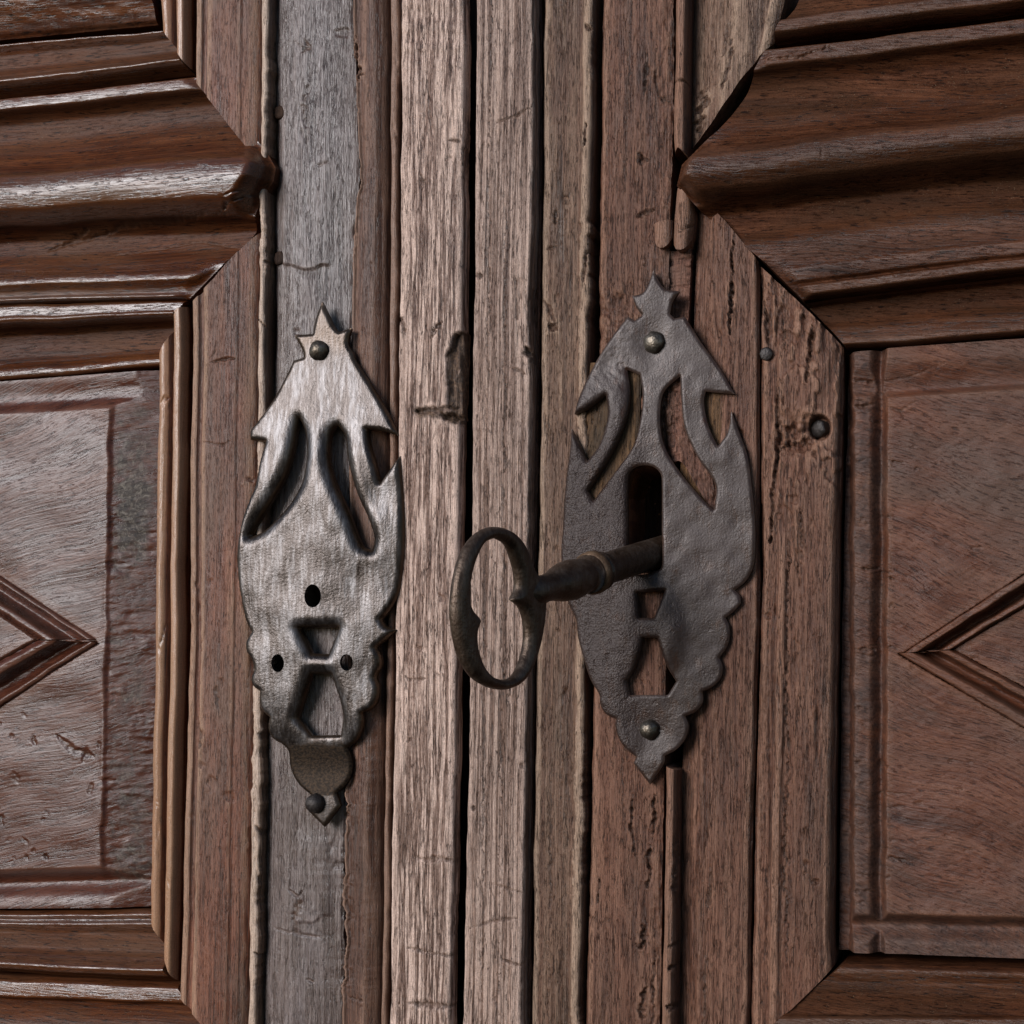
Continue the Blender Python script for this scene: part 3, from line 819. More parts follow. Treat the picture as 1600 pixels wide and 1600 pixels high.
vpart('meeting_stile', ln_aL, ln_aR, TOP, BOT, [(0, 9.5), (0.04, 12.0), (0.3, 12.4), (0.7, 12.0), (0.965, 11.4), (1, 9.5)], 12, M['weathered_r'], LEAR, 201, 1.5, 1.0, 1.2, R_rag=1.2,
      cuts=[([(775, 192), (805, 182), (830, 165)], 3, 1.3), ([(745, 432), (755, 430)], 7, 1.0), ([(822, 545), (830, 565)], 7, 3.0), ([(800, 575), (822, 585)], 4, 1.0), ([(742, 1260), (740, 1266)], 5, 1.2),
            ([(735, 1450), (770, 1440), (810, 1432)], 3, 0.9), ([(785, 1500), (815, 1510)], 3, 0.9), ([(770, 1380), (815, 1395)], 3, 0.7),
            ([(768, -30), (764, 400), (758, 900), (752, 1640)], 1.8, 0.8, 1.5), ([(790, 300), (786, 900), (778, 1640)], 1.8, 1.0, 1.5)])
vpart('fillet_moulding', [(k, v + 1) for k, v in ln_aR], [(k, v - 1) for k, v in ln_bL], TOP, BOT, [(0, 5.5), (0.3, 2.8), (0.7, 2.4), (1, 3.0)], 3, M['brown_r'], LEAR, 202, 0.8)
vpart('sunk_moulding', ln_bL, ln_bR, TOP, BOT, [(0, 3.2), (0.06, 5.4), (0.3, 5.2), (0.6, 4.8), (0.74, 4.2), (0.80, 6.2), (0.9, 7.0), (0.97, 6.2), (1, 4)], 5, M['olive'], LEAR, 203, 1.5, 1.0, 1.5,
      R_rag=4.0, cuts=[([(868, 330), (866, 350)], 4, 2.0), ([(858, 505), (868, 515)], 9, 2.2), ([(850, 470), (866, 500)], 5, 1.2), ([(918, 40), (922, 50)], 6, 2), ([(917, 195), (915, 230)], 4, 2.2),
                       ([(855, 390), (868, 385)], 4, 1.4), ([(918, 390), (912, 440)], 5, 1.8), ([(862, 1200), (858, 1640)], 2, 0.9, 1.5)])


def keypit(H, PX, PY, U):
    x = np.clip(PX, 1000, 1014); y = np.clip(PY, 756, 868)
    d = np.hypot(PX - x, PY - y)
    H = H + (-33.0 - H) * (1 - sstep(23, 27, d))
    # splintered, worm-eaten zone towards the bead
    z = sstep(1000, 1035, PX + 10 * vn(PX / 20, PY / 40, 401)) * (sstep(1230, 1280, PY) + (1 - sstep(420, 470, PY)))
    H = H + z * (0.9 * fbm(PX / 9, PY / 22, 4, 402, 0.6) - 0.4)
    z2 = sstep(430, 470, PY) * (1 - sstep(880, 960, PY))
    H = H - z2 * (1.2 + 2.2 * fbm(PX / 12, PY / 18, 4, 403))
    return H


vpart('lock_stile', ln_cL, ln_cR, TOP, BOT, [(0, 3.0), (0.05, 5.0), (0.3, 5.8), (0.6, 5.6), (0.9, 5.0), (1, 4.4)], 5, M['brown_r'], LEAR, 204, 1.6, 1.5, 1.6, mod=keypit, R_rag=3,
      cuts=[([(1012, 85), (1010, 130), (1008, 150)], 4, 1.5), ([(1026, 75), (1024, 120), (1030, 150), (1046, 158)], 3, 1.6), ([(1040, 150), (1036, 160)], 5, 1.6), ([(1000, 245), (1006, 255)], 9, 2.2, 0.8),
            ([(995, 338), (1012, 332), (1026, 326)], 6, 2.0), ([(1025, 228), (1035, 228)], 2, 1.0), ([(1005, 415), (1010, 415)], 2.5, 1.2), ([(990, 1240), (988, 1330)], 3, 2.0, 1.0), ([(1022, 1240), (1020, 1300)], 3.5, 2.2, 1.0),
            ([(1014, 1320), (1016, 1360), (1012, 1385)], 4, 2.4, 0.9), ([(938, 1372), (934, 1410)], 3, 2.0), ([(1008, 1445), (1004, 1480)], 6, 2.2, 1.0), ([(1006, 1545), (1004, 1590)], 6, 2.2, 1.0),
            ([(1022, 1480), (1018, 1640)], 2.5, 2, 1.0), ([(975, 1140), (975, 1320)], 2, 0.7, 1.2), ([(955, 0), (950, 400)], 2, 0.8, 1.4), ([(985, 0), (978, 300)], 2, 0.6, 1.4)])
vpart('splintered_wood', [(560, 922), (700, 910), (820, 912)], [(560, 1002), (700, 996), (820, 960)], lambda u: 566 + 6 * u, 806, [(0, 5.5), (0.5, 6.4), (1, 6.0)], 6, M['raw'], LEAR, 215, 1.5, 2.0, 2.0)
vpart('splintered_wood', [(575, 1034), (820, 1046)], [(575, 1078), (820, 1126)], 580, lambda u: 742 + 26 * u - 30 * np.sin(5 * u), [(0, 4.5), (0.5, 6.2), (1, 5.2)], 6, M['raw_red'], LEAR, 216, 1.5, 2.0, 2.0, mod=lambda H, PX, PY, U: H + 1.6 * fbm(PX / 9, PY / 14, 4, 433, 0.6))
vpart('splintered_wood', [(730, 1060), (820, 1066)], [(730, 1126), (820, 1134)], 690, 815, [(0, 3.2), (0.5, 4.0), (1, 3.6)], 6, M['raw'], LEAR, 217, 1.0, 1.0, 1.0)
vpart('splintered_wood', [(605, 1092), (720, 1096)], [(605, 1136), (720, 1138)], 606, 705, [(0, 4.5), (0.5, 5.4), (1, 5)], 6, M['raw'], LEAR, 218, 1.0, 1.0, 1.0)
bead = [(0, 3.0), (0.15, 7.0), (0.45, 9.6), (0.7, 9.2), (0.9, 5.8), (1, 2.5)]
vpart('bead_moulding', [(k, v + 1.5) for k, v in ln_cR], ln_dR, TOP, lambda u: 232 + 18 * np.abs(u - 0.4), bead, 7, M['brown_r'], LEAR, 205, 0.9, cuts=[([(1050, 128), (1080, 130)], 2.5, 1.6)])
vpart('bead_moulding', [(280, 1056), (340, 1050), (400, 1048)], [(280, 1082), (340, 1086), (400, 1078)], lambda u: 292 + 12 * u, lambda u: 392 - 26 * np.abs(2 * u - 1) ** 3, bead, 7, M['brown_r'], LEAR, 206, 1.2,
      cuts=[([(1060, 365), (1082, 350)], 2.5, 1.0)])
vpart('broken_wood', [(380, 1020), (480, 1030)], [(380, 1078), (480, 1074)], lambda u: 396 - 10 * u, 512, [(0, 2.5), (0.5, 3.0), (1, 2.0)], 4, M['raw_red'], LEAR, 207, 3.0, 3.0, 3.0, R_rag=6,
      mod=lambda H, PX, PY, U: H + 2.2 * fbm(PX / 9, PY / 12, 4, 431, 0.65))
vpart('worn_stub', [(330, 1016), (390, 1020)], [(330, 1049), (390, 1048)], lambda u: 342 + 8 * (1 - u), lambda u: 388 - 20 * np.abs(2 * u - 1) ** 3, [(0, 4.5), (0.3, 8.0), (0.8, 8.2), (1, 5)], 7, M['brown_r'], LEAR, 208, 1.0)
vpart('bead_moulding', [(1130, 1037), (1230, 1038), (1650, 1031)], ln_dR, lambda u: 1196 + 8 * u, BOT, bead, 7, M['brown_r'], LEAR, 209, 1.1,
      cuts=[([(1046, 1478), (1058, 1474)], 4, 1.8), ([(1044, 1515), (1058, 1508)], 5, 2.0), ([(1042, 1570), (1056, 1575)], 8, 2.5), ([(1056, 1300), (1056, 1420)], 3, 1.5, 1.0)])

e_prof_up = [(0, -2.0), (0.10, -0.5), (0.3, 3.0), (0.55, 6.2), (0.72, 6.4), (0.84, 5.2), (0.88, 6.6), (1, 4)]
e_dn0 = pl([(0, 228), (0.15, 212), (0.35, 188), (0.6, 150), (0.8, 108), (1, 66)])
vpart('panel_moulding', [(k, v + 1.5) for k, v in ln_dR], [(-50, 1236), (60, 1210), (130, 1188), (250, 1180)], TOP, lambda u: e_dn0(u), e_prof_up, 5, M['olive'], LEAR, 210, 1.2, 1.4, 1.4,
      cuts=[([(1140, 30), (1136, 60), (1130, 90)], 3, 1.4, 0.8), ([(1145, 62), (1140, 100), (1128, 140)], 3, 1.6, 0.9), ([(1112, 35), (1112, 55)], 4, 1.2), ([(1098, 140), (1088, 200)], 9, 2.0, 0.9), ([(1165, 88), (1172, 88)], 2, 0.8)])
e_prof = [(0, -2.0), (0.08, -1.0), (0.3, 3.4), (0.55, 6.0), (0.8, 6.4), (0.95, 5.6), (1, 3.6)]
e_up0 = pl([(0, 298), (0.5, 346), (1, 407)])
vpart('panel_moulding', [(300, 1088), (450, 1080), (1230, 1061), (1650, 1057)], ln_eR, lambda u: e_up0(u), BOT, e_prof, 5, M['brown_r'], LEAR, 211, 1.7, 1.8, 1.6,
      cuts=[([(1147, 365), (1144, 430), (1140, 520)], 3.5, 3.0, 0.8), ([(1112, 1350), (1108, 1420)], 3, 1.2, 1.0), ([(1105, 1490), (1098, 1600)], 3, 1.2, 1.0)])


def f_mod(H, PX, PY, U):
    # flaked faces: raised island and torn hollow beside the big nail
    z = sstep(1205, 1222, PX + 6 * vn(PX / 9, PY / 9, 441)) * (1 - sstep(1268, 1290, PX - 20 * sstep(640, 560, PY)))
    H = H + 1.4 * z * sstep(480, 560, PY + 20 * vn(PX / 14, PY / 14, 442)) * (1 - sstep(640, 660, PY + 14 * vn(PX / 10, PY / 10, 443)))
    H = H - 2.6 * sstep(-4, 6, 1278 - PX) * sstep(1205, 1218, PX) * sstep(662, 676, PY + 14 * vn(PX / 10, PY / 10, 444)) * (1 - sstep(690, 724, PY + 20 * vn(PX / 10, PY / 10, 445))) * (1 + 1.5 * fbm(PX / 7, PY / 10, 3, 446))
    zt = 1 - sstep(480, 600, PY)
    H = H + zt * 3.2 * fbm(PX / 10, PY / 36, 4, 447, 0.6) - 1.2 * zt
    isl = sstep(-0.04, 0.04, fbm(PX / 24, PY / 60, 3, 448)) * (1 - sstep(780, 860, PY)) * sstep(1200, 1215, PX)
    H = H + 1.3 * isl - 0.5 * (1 - sstep(780, 860, PY))
    e = np.hypot((PX - 1281) / 16, (PY - 668) / 18)
    H = H - 5.0 * (1 - sstep(0.9, 1.2, e))
    # ridge dies out upwards
    H = H - 2.0 * (1 - sstep(820, 900, PY)) * np.exp(-((U - 0.27) / 0.07) ** 2)
    return H


f_prof = [(0, 3.6), (0.05, 5.2), (0.17, 5.4), (0.20, 5.0), (0.24, 7.4), (0.30, 7.4), (0.36, 5.6), (0.5, 6.6), (0.75, 7.6), (0.90, 6.4), (1, 1.5)]
f_up0 = pl([(0, 412), (0.3, 450), (1, 540)])
f_bt0 = pl([(0, 1658), (0.22, 1606), (0.5, 1577), (1, 1512)])
vpart('panel_moulding', [(k, v + 2.5) for k, v in ln_eR], ln_fR, lambda u: f_up0(u), lambda u: f_bt0(u), f_prof, 6.5, M['brown_r'], LEAR, 212, 1.8, 1.7, 1.7, mod=f_mod,
      cuts=[([(1214, 600), (1218, 680), (1206, 790), (1204, 830)], 3.5, 2.4, 0.9), ([(1270, 510), (1262, 600)], 4, 2.4, 0.8), ([(1205, 812), (1203, 850)], 4, 2.8), ([(1194, 480), (1200, 540)], 5, 2.0, 1.0),
            ([(1222, 500), (1226, 545)], 4, 1.8, 1.0), ([(1252, 800), (1246, 900)], 5, 1.2, 0.9), ([(1232, 830), (1228, 1500)], 3, 1.4, 1.4)])

# ---- right leaf, lying mouldings
XR = 1680
mitR = pl([(0, 1196), (0.16, 1160), (0.30, 1118), (0.42, 1064), (0.50, 1056), (0.58, 1084), (0.70, 1135), (0.84, 1196), (0.93, 1228), (1, 1254)])
hpart('panel_moulding', [(1180, -40), (1680, -110)], [(1180, 64), (1230, 58), (1400, 36), (1680, 2)], pl([(0, 1262), (0.5, 1240), (0.8, 1216), (1, 1208)]), XR,
      [(0, 4), (0.4, 4.6), (0.66, 6.5), (0.76, 10.2), (0.90, 10.6), (0.96, 8), (1, 4)], 9, M['rail_r'], LEAR, 220, 0.4, 1.0, 0.12)
hpart('rail_moulding', [(1050, 88), (1200, 70), (1400, 46), (1680, 10)], [(1050, 490), (1250, 468), (1420, 446), (1680, 416)], mitR, XR,
      [(0, 6), (0.02, 9.4), (0.075, 9.8), (0.10, 6.8), (0.15, 5.0), (0.22, 5.6), (0.30, 8.0), (0.365, 10.2), (0.40, 13.0), (0.44, 15.8), (0.49, 16.6), (0.545, 14.6), (0.585, 9.0), (0.62, 5.6),
       (0.68, 5.4), (0.77, 8.2), (0.865, 9.8), (0.885, 10.4), (0.925, 10.2), (0.94, 9.2), (0.955, 11.0), (0.985, 11.2), (1, 8)], 11, M['rail_r'], LEAR, 221, 0.45, 0.9, 0.12, wob=1.0, relief=2.0, mod=nose(mitR, -1),
      cuts=[([(1200, 92), (1240, 90), (1290, 74)], 3, 1.4), ([(1288, 70), (1310, 78)], 2, 0.8), ([(1290, 245), (1290, 262)], 2, 0.6)])
hpart('panel_moulding', [(1250, 474), (1420, 450), (1680, 420)], [(1300, 545), (1420, 536), (1680, 516)], pl([(0, 1258), (1, 1322)]), XR,
      [(0, 6), (0.08, 3.4), (0.35, 3.4), (0.7, 6.2), (0.93, 7.4), (1, 5)], 6, M['rail_r'], LEAR, 222, 0.4, 1.0, 0.12, relief=1.9)
mitB = pl([(0, 1318), (0.5, 1262), (1, 1204)])
hpart('panel_moulding', [(1200, 1500), (1318, 1506), (1680, 1518)], [(1180, 1604), (1680, 1604)], mitB, XR,
      [(0, 6.0), (0.08, 8.6), (0.3, 7.2), (0.7, 6.2), (0.82, 6.2), (0.88, 9.4), (1, 9.6)], 8, M['rail_r'], LEAR, 223, 0.5, 1.0, 0.12)
hpart('rail_moulding', [(1180, 1607), (1680, 1607)], [(1180, 1690), (1680, 1690)], pl([(0, 1200), (1, 1120)]), XR, [(0, 7), (0.3, 9), (1, 7)], 8, M['rail_r'], LEAR, 224, 0.5, 1.0, 0.12)


def panel_right(H, PX, PY, U):
    dL = PX - pl([(560, 1386), (1000, 1386), (1430, 1384)])(PY) - 2.5 * fbm(PY / 30, PX * 0, 2, 451)
    dT = PY - np.interp(PX, [1380, 1680], [624, 606])
    dB = np.interp(PX, [1380, 1680], [1428, 1436]) - PY
    fld = 7.0
    a = np.clip(-dL, 0, 200)
    hl = fld - 7.0 * sstep(-5, 13, a) + 4.6 * sstep(10, 30, a) - 0.6 * sstep(40, 60, a)
    b = np.clip(-dT, 0, 200)
    ht = fld - 5.4 * sstep(-3, 18, b) + 3.8 * sstep(18, 66, b)
    c = np.clip(-dB, 0, 200)
    hb = fld - 8.0 * sstep(-6, 22, c) + 5.6 * sstep(22, 50, c)
    hl = hl - 7.0 * (1 - sstep(1322, 1334, PX + 3 * vn(PY / 14, 0 * PY, 456)))
    h = np.minimum(np.minimum(hl, ht), hb)
    H = H + h + 0.8 * fbm(PX / 70, PY / 70, 3, 452)
    fl = sstep(-3, 10, a) * (1 - sstep(60, 90, c * 0 + a))
    H = H + 0.3 * sstep(0, 12, a) * fbm(PX / 30, PY / 6, 3, 453)
    H = H + 0.13 * fbm((PX) / 22, (PY + 0.35 * PX + 14 * vn(PX / 60, PY / 60, 455)) / 4.5, 2, 454)
    return H - 3.0 - 10.0 * in_strip(PX, PY, LZ_R)


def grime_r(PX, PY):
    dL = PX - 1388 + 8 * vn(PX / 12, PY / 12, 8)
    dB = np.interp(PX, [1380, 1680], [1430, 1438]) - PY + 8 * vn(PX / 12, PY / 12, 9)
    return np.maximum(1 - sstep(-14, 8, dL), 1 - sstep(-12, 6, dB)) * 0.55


cr = []
for k in range(46):
    y = rng.uniform(600, 1420)
    x = 1332 if rng.random() < 0.6 else rng.uniform(1340, 1390)
    ln = rng.uniform(10, 34)
    cr.append(([(x, y + rng.uniform(-3, 3)), (x + ln * 0.5, y + rng.uniform(-4, 4)), (x + ln, y + rng.uniform(-3, 5))], rng.uniform(1.6, 3.0), rng.uniform(0.6, 1.4), 0.9))
for k in range(22):
    x, y = rng.uniform(1395, 1600), rng.uniform(640, 1420)
    cr.append(([(x, y), (x + rng.uniform(3, 14), y + rng.uniform(-6, 6))], rng.uniform(2, 4), rng.uniform(0.3, 0.7), 0.9))
cr += [([(1385, 632), (1405, 640), (1412, 652)], 2.5, 0.8), ([(1405, 640), (1432, 625)], 2.5, 0.7), ([(1328, 590), (1365, 594)], 3, 1.6), ([(1332, 632), (1362, 630)], 4, 1.6), ([(1365, 596), (1420, 585), (1480, 562)], 1.6, 0.6)]
PR = panel('panel', ([(560, 1322), (1000, 1311), (1500, 1306)], [(560, 1690), (1500, 1690)]), ([(1320, 548), (1420, 539), (1680, 520)], [(1320, 1492), (1420, 1494), (1680, 1504)]), None, panel_right, 6, M['panel_r'],
           LEAR, 230, grime_r, cr)
lzr = [(0, 6.0), (0.05, 8.6), (0.24, 8.8), (0.30, 7.6), (0.42, 1.4), (0.56, 0.0), (0.66, 2.0), (0.76, 8.6), (0.90, 8.8), (0.96, 7.0), (1, 5.0)]
lzr = [(a, b - 3.0 - 2.5 * (0.36 < a < 0.7)) for a, b in lzr]
for i_, q_ in enumerate(LZ_R):
    quad_strip('lozenge_moulding', *q_, lzr, 7.5, M['panel_r'], PR, 240 + i_, -9.0)


# ------------------------------------------------------------------ plates and key
def smooth_poly(pts, corner=48, sub=5):
    P = [np.array(p, float) for p in pts]
    n = len(P)
    sharp = []
    for i in range(n):
        a = P[i] - P[i - 1]; b = P[(i + 1) % n] - P[i]
        ang = math.degrees(math.acos(np.clip(np.dot(a, b) / (np.linalg.norm(a) * np.linalg.norm(b) + 1e-9), -1, 1)))
        sharp.append(ang > corner)
    out = []
    for i in range(n):
        p0, p1, p2, p3 = P[i - 1], P[i], P[(i + 1) % n], P[(i + 2) % n]
        L = np.linalg.norm(p2 - p1)
        t1 = (p2 - p1) if sharp[i] else (p2 - p0) / (np.linalg.norm(p2 - p0) + 1e-9) * L
        t2 = (p2 - p1) if sharp[(i + 1) % n] else (p3 - p1) / (np.linalg.norm(p3 - p1) + 1e-9) * L
        k = max(1, int(L / 4))
        for j in range(k):
            s = j / k
            out.append((2 * s ** 3 - 3 * s ** 2 + 1) * p1 + (s ** 3 - 2 * s ** 2 + s) * t1 + (-2 * s ** 3 + 3 * s ** 2) * p2 + (s ** 3 - s ** 2) * t2)
    return np.array(out)


def ellipse(cx, cy, rx, ry, n=28):
    t = np.linspace(0, 2 * math.pi, n, endpoint=False)
    return np.stack([cx + rx * np.cos(t), cy + ry * np.sin(t)], 1)


def dist_poly(P, polys):
    d = np.full(len(P), 1e9)
    for poly in polys:
        for (x0, y0), (x1, y1) in zip(poly, np.roll(poly, -1, 0)):
            vx, vy = x1 - x0, y1 - y0
            t = np.clip(((P[:, 0] - x0) * vx + (P[:, 1] - y0) * vy) / (vx * vx + vy * vy + 1e-9), 0, 1)
            d = np.minimum(d, np.hypot(P[:, 0] - x0 - t * vx, P[:, 1] - y0 - t * vy))
    return d


def fill(outline, holes, sp):
    """2D triangulation of an outline with holes, dense inside; returns points, triangles, boundary loops (indices), distance to edge"""
    polys = [outline] + list(holes)
    lo, hi = outline.min(0), outline.max(0)
    gx, gy = np.meshgrid(np.arange(lo[0], hi[0], sp), np.arange(lo[1], hi[1], sp * 0.87))
    gx = gx + (np.arange(gx.shape[0]) % 2)[:, None] * sp * 0.5
    G = np.stack([gx.ravel(), gy.ravel()], 1)
    G = G[inside(G, outline)]
    for h in holes:
        G = G[~inside(G, h)]
    dg = dist_poly(G, polys)
    G = G[dg > sp * 0.45]
    # a close inner row so that the edge rounding is crisp
    pts, edges, loops = [], [], []
    for poly in polys:
        k = len(pts)
        n = len(poly)
        pts += [tuple(p) for p in poly]
        edges += [(k + i, k + (i + 1) % n) for i in range(n)]
        loops.append(list(range(k, k + n)))
    pts += [tuple(p) for p in G]
    res = delaunay_2d_cdt([Vector(p) for p in pts], edges, [], 0, 1e-6)
    V = np.array([tuple(v) for v in res[0]])
    T = np.array([t for t in res[2] if len(t) == 3], np.int32)
    c = V[T].mean(1)
    ok = inside(c, outline)
    for h in holes:
        ok &= ~inside(c, h)
    T = T[ok]
    # map input vertices to output vertices
    m = {}
    for oi, src in enumerate(res[3]):
        for s in src:
            m[s] = oi
    loops = [[m[i] for i in lp] for lp in loops]
    return V, T, loops, dist_poly(V, polys)


def orient(P, T, toward):
    a, b, c = P[T[:, 0]], P[T[:, 1]], P[T[:, 2]]
    f = np.cross(b - a, c - a) @ np.array(toward) < 0
    T = T.copy()
    T[f] = T[f][:, ::-1]
    return T


def plate(name, outline, holes, h0, thick, hfun, mat, parent, edge_fn, sp=2.6, extra=None):
    V, T, loops, d = fill(outline, holes, sp)
    P = W(V[:, 0], V[:, 1], h0)
    h = hfun(V[:, 0], V[:, 1], d)
    P[:, 1] = -h / 1000.0
    T = orient(P, T, (0, -1, 0))
    n = len(P)
    Vs, quads, ed = [P], [], [edge_fn(V[:, 0], V[:, 1], d)]
    k = n
    bk = P.copy(); bk[:, 1] += thick / 1000.0
    for li, lp in enumerate(loops):
        f = P[lp]; b = bk[lp]
        m = len(lp)
        Vs += [f, b]; ed += [ed[0][lp], ed[0][lp]]
        i = np.arange(m); j = (i + 1) % m
        q = np.stack([k + i, k + j, k + m + j, k + m + i], -1)
        area = 0.5 * np.sum(V[lp][:, 0] * np.roll(V[lp][:, 1], -1) - np.roll(V[lp][:, 0], -1) * V[lp][:, 1])
        # photo y points down, so the sign is mirrored
        flip = (area < 0) if li == 0 else (area > 0)
        quads.append(q[:, ::-1] if flip else q)
        k += 2 * m
    Vs.append(bk); ed.append(ed[0])
    Tb = T[:, ::-1] + k
    at = {'edge': np.concatenate(ed)}
    for nm, fn in (extra or {}).items():
        a = fn(V[:, 0], V[:, 1])
        at[nm] = np.concatenate([a] + [a[lp] for lp in loops for _ in (0, 1)] + [a])
    return mesh_obj(name, np.concatenate(Vs), [T, np.concatenate(quads), Tb], mat, parent, at)


OL = smooth_poly([(499.5, 470), (510, 492), (519, 510), (526, 517), (545, 511), (540, 535), (548, 550), (551, 560), (580, 605), (610, 655), (621, 680), (592, 672), (573, 670), (577, 692), (586, 722), (594, 754),
                  (610, 732), (624, 712), (627, 740), (631, 790), (632, 840), (629.5, 885), (622, 927), (610, 951), (597, 968), (604, 979), (619, 984), (604, 998), (588, 1012), (594, 1023), (595, 1040), (587, 1058),
                  (591, 1072), (590, 1092), (581, 1107), (566, 1114), (567, 1128), (563, 1143), (552, 1160), (539, 1168), (545, 1190), (544, 1209), (535, 1227), (521, 1240), (528, 1260), (503, 1293), (473, 1263), (481, 1243),
                  (460, 1224), (448, 1200), (446, 1174), (438, 1164), (422, 1153), (417, 1137), (420, 1121), (409, 1110), (405, 1095), (406, 1080), (395, 1071), (393, 1058), (397, 1046), (394, 1032), (385, 1017), (385, 1002), (393, 987),
                  (384, 969), (377, 939), (371.5, 900), (371, 864), (374, 838), (380, 810), (390, 782), (400, 757), (407, 715), (414, 690), (390, 687), (390, 672), (399, 660), (425, 622), (447, 580), (455, 562), (471, 557), (469, 546),
                  (456, 522), (485, 520), (490, 495)])
HL = [smooth_poly([(465, 652), (474, 672), (478, 700), (477, 727), (469, 760), (445, 797), (412, 829), (392, 838), (405, 812), (427, 777), (445, 745), (456, 710), (461, 677)]),
      smooth_poly([(526, 664), (537, 680), (541, 710), (548, 740), (560, 777), (575, 810), (584, 840), (581, 860), (566, 853), (545, 800), (525, 756), (515, 722), (514, 690), (518, 672)]),
      ellipse(493.5, 931.5, 13, 18), smooth_poly([(469, 981), (529, 980), (513, 1022), (488, 1021)], 30), ellipse(438, 1036, 10, 14), ellipse(545, 1035, 10, 13),
      smooth_poly([(487, 1054), (517, 1054), (533, 1116), (529, 1149), (484, 1150), (464, 1122)], 30)]


def left_h(x, y, d):
    lift = sstep(530, 760, y) * (1 - 0.55 * sstep(1100, 1170, y)) * (1 - sstep(1135, 1215, y))
    P_ = np.stack([x, y], 1)
    do, dh = dist_poly(P_, [OL]), dist_poly(P_, [HL[0], HL[1], HL[3], HL[6]])
    ro, rh = np.clip(do / 9.0, 0, 1), np.clip(dh / 19.0, 0, 1)
    rnd = np.sqrt(np.clip(1 - (1 - ro) ** 2, 0, 1)), np.sqrt(np.clip(1 - (1 - rh) ** 2, 0, 1))
    dome = 1 - 0.55 * (1 - rnd[0]) - 0.82 * (1 - rnd[1])
    h = 11.2 + lift * 5.0 * dome + (1 - lift) * 1.0 * np.clip(d / 4, 0, 1)
    h = h + lift * 1.6 * np.exp(-((x - 500 + 0.0 * y) / 75.0) ** 2) * sstep(600, 800, y) * (1 - sstep(950, 1100, y))
    h = h + lift * (1.1 * fbm(x / 60, y / 70, 2, 501) + 0.10 * fbm(x / 14, y / 22, 2, 502))
    # dished seat of the tail
    h = h - 1.4 * np.exp(-(((y - 1200) / 40) ** 2))
    return h


def left_edge(x, y, d):
    e = np.clip(1 - d / 10.0, 0, 1) * 0.8
    for cx, cy in ((493.5, 931.5), (438, 1036), (545, 1035)):
        e = e * sstep(20, 30, np.hypot(x - cx, y - cy))
    return np.maximum(e, (1 - sstep(525, 600, y)) * 0.45)


EL = plate('lock_plate', OL, HL, 14, 2.2, left_h, M['steel'], LEAF, left_edge, extra={'tab': lambda x, y: sstep(1140, 1180, y + 10 * vn(x / 9, y / 9, 505)) * (1 - 0.5 * sstep(1238, 1246, y))})
EL['label'] = 'shiny worn steel lock plate, embossed, with leaf-shaped slots and no key'

OR = smooth_poly([(1020, 422), (1037, 449), (1060, 454), (1050, 472), (1046, 490), (1053, 497), (1069, 494), (1095, 535), (1127, 580), (1147, 615), (1102, 611), (1099, 625), (1102, 650), (1110, 675), (1121, 697), (1136, 675), (1142, 642),
                  (1155, 677), (1167, 712), (1174, 762), (1178, 800), (1179.5, 841), (1177, 882), (1165, 907), (1147, 922), (1155, 930), (1157, 943), (1144, 957), (1133, 965), (1139, 981), (1137, 1006), (1123, 1028), (1128, 1041), (1126, 1058),
                  (1113, 1073), (1097, 1080), (1097, 1098), (1086, 1112), (1070, 1119), (1075, 1134), (1071, 1152), (1056, 1171), (1038, 1181), (1037, 1193), (1014.5, 1226), (989, 1193), (993, 1183), (975, 1168), (964, 1149), (960, 1132),
                  (962, 1124), (946, 1116), (937, 1100), (936, 1086), (922, 1062), (911, 1028), (902, 994), (899, 968), (888, 944), (880, 915), (876, 869), (878, 827), (880, 787), (885, 737), (890, 700), (892, 670), (906, 695), (917, 720),
                  (935, 697), (946, 665), (949, 640), (946, 617), (916, 640), (897, 647), (902, 625), (922, 580), (952, 530), (980, 494), (991, 500), (1002, 492), (992, 477), (987, 462), (1005, 455)])
HR = [smooth_poly([(979, 577), (999, 585), (1003, 612), (1002, 645), (990, 695), (965, 732), (927, 782), (919, 767), (944, 728), (965, 690), (980, 650), (984, 612)]),
      smooth_poly([(1062, 587), (1064, 625), (1070, 670), (1090, 715), (1117, 757), (1115, 797), (1097, 780), (1060, 735), (1037, 695), (1031, 650), (1037, 612)]),
      smooth_poly([(981, 752), (984, 739), (994, 730), (1008, 727), (1022, 730), (1032, 740), (1034, 754), (1034, 820), (1034, 884), (1028, 891), (1000, 898), (985, 893), (981, 880), (981, 820)]),
      smooth_poly([(995, 926), (1039, 922), (1022, 966), (999.5, 965)], 30), smooth_poly([(1005, 997), (1027, 997), (1041, 1039), (1056, 1065), (1043, 1086), (984, 1086), (980, 1065), (996, 1034)], 34)]


def right_h(x, y, d):
    r = np.clip(d / 12.0, 0, 1)
    dome = np.sqrt(np.clip(1 - (1 - r) ** 2, 0, 1))
    lf = 1 - sstep(955, 1010, x)
    h = 8.6 + 0.7 * np.clip(d / 3.0, 0, 1) + 2.0 * dome * lf * sstep(560, 640, y)
    # bulge round the two lower openings
    q = np.hypot((x - 1016) / 50, (y - 985) / 70)
    h = h + 1.6 * dome * (1 - sstep(0.6, 1.3, q))
    h = h + 1.2 * np.exp(-((x - 1000) / 85.0) ** 2) * sstep(560, 700, y) * (1 - sstep(1050, 1140, y))
    h = h + (0.45 * fbm(x / 34, y / 34, 2, 511) + 0.13 * fbm(x / 6, y / 6, 3, 512) * (0.35 + 1.3 * lf))
    # seat of the lower nail
    h = h - 1.0 * np.exp(-(np.hypot(x - 1016, y - 1138) / 26) ** 2) - 0.7 * np.exp(-(np.hypot(x - 1022, y - 534) / 24) ** 2)
    return h


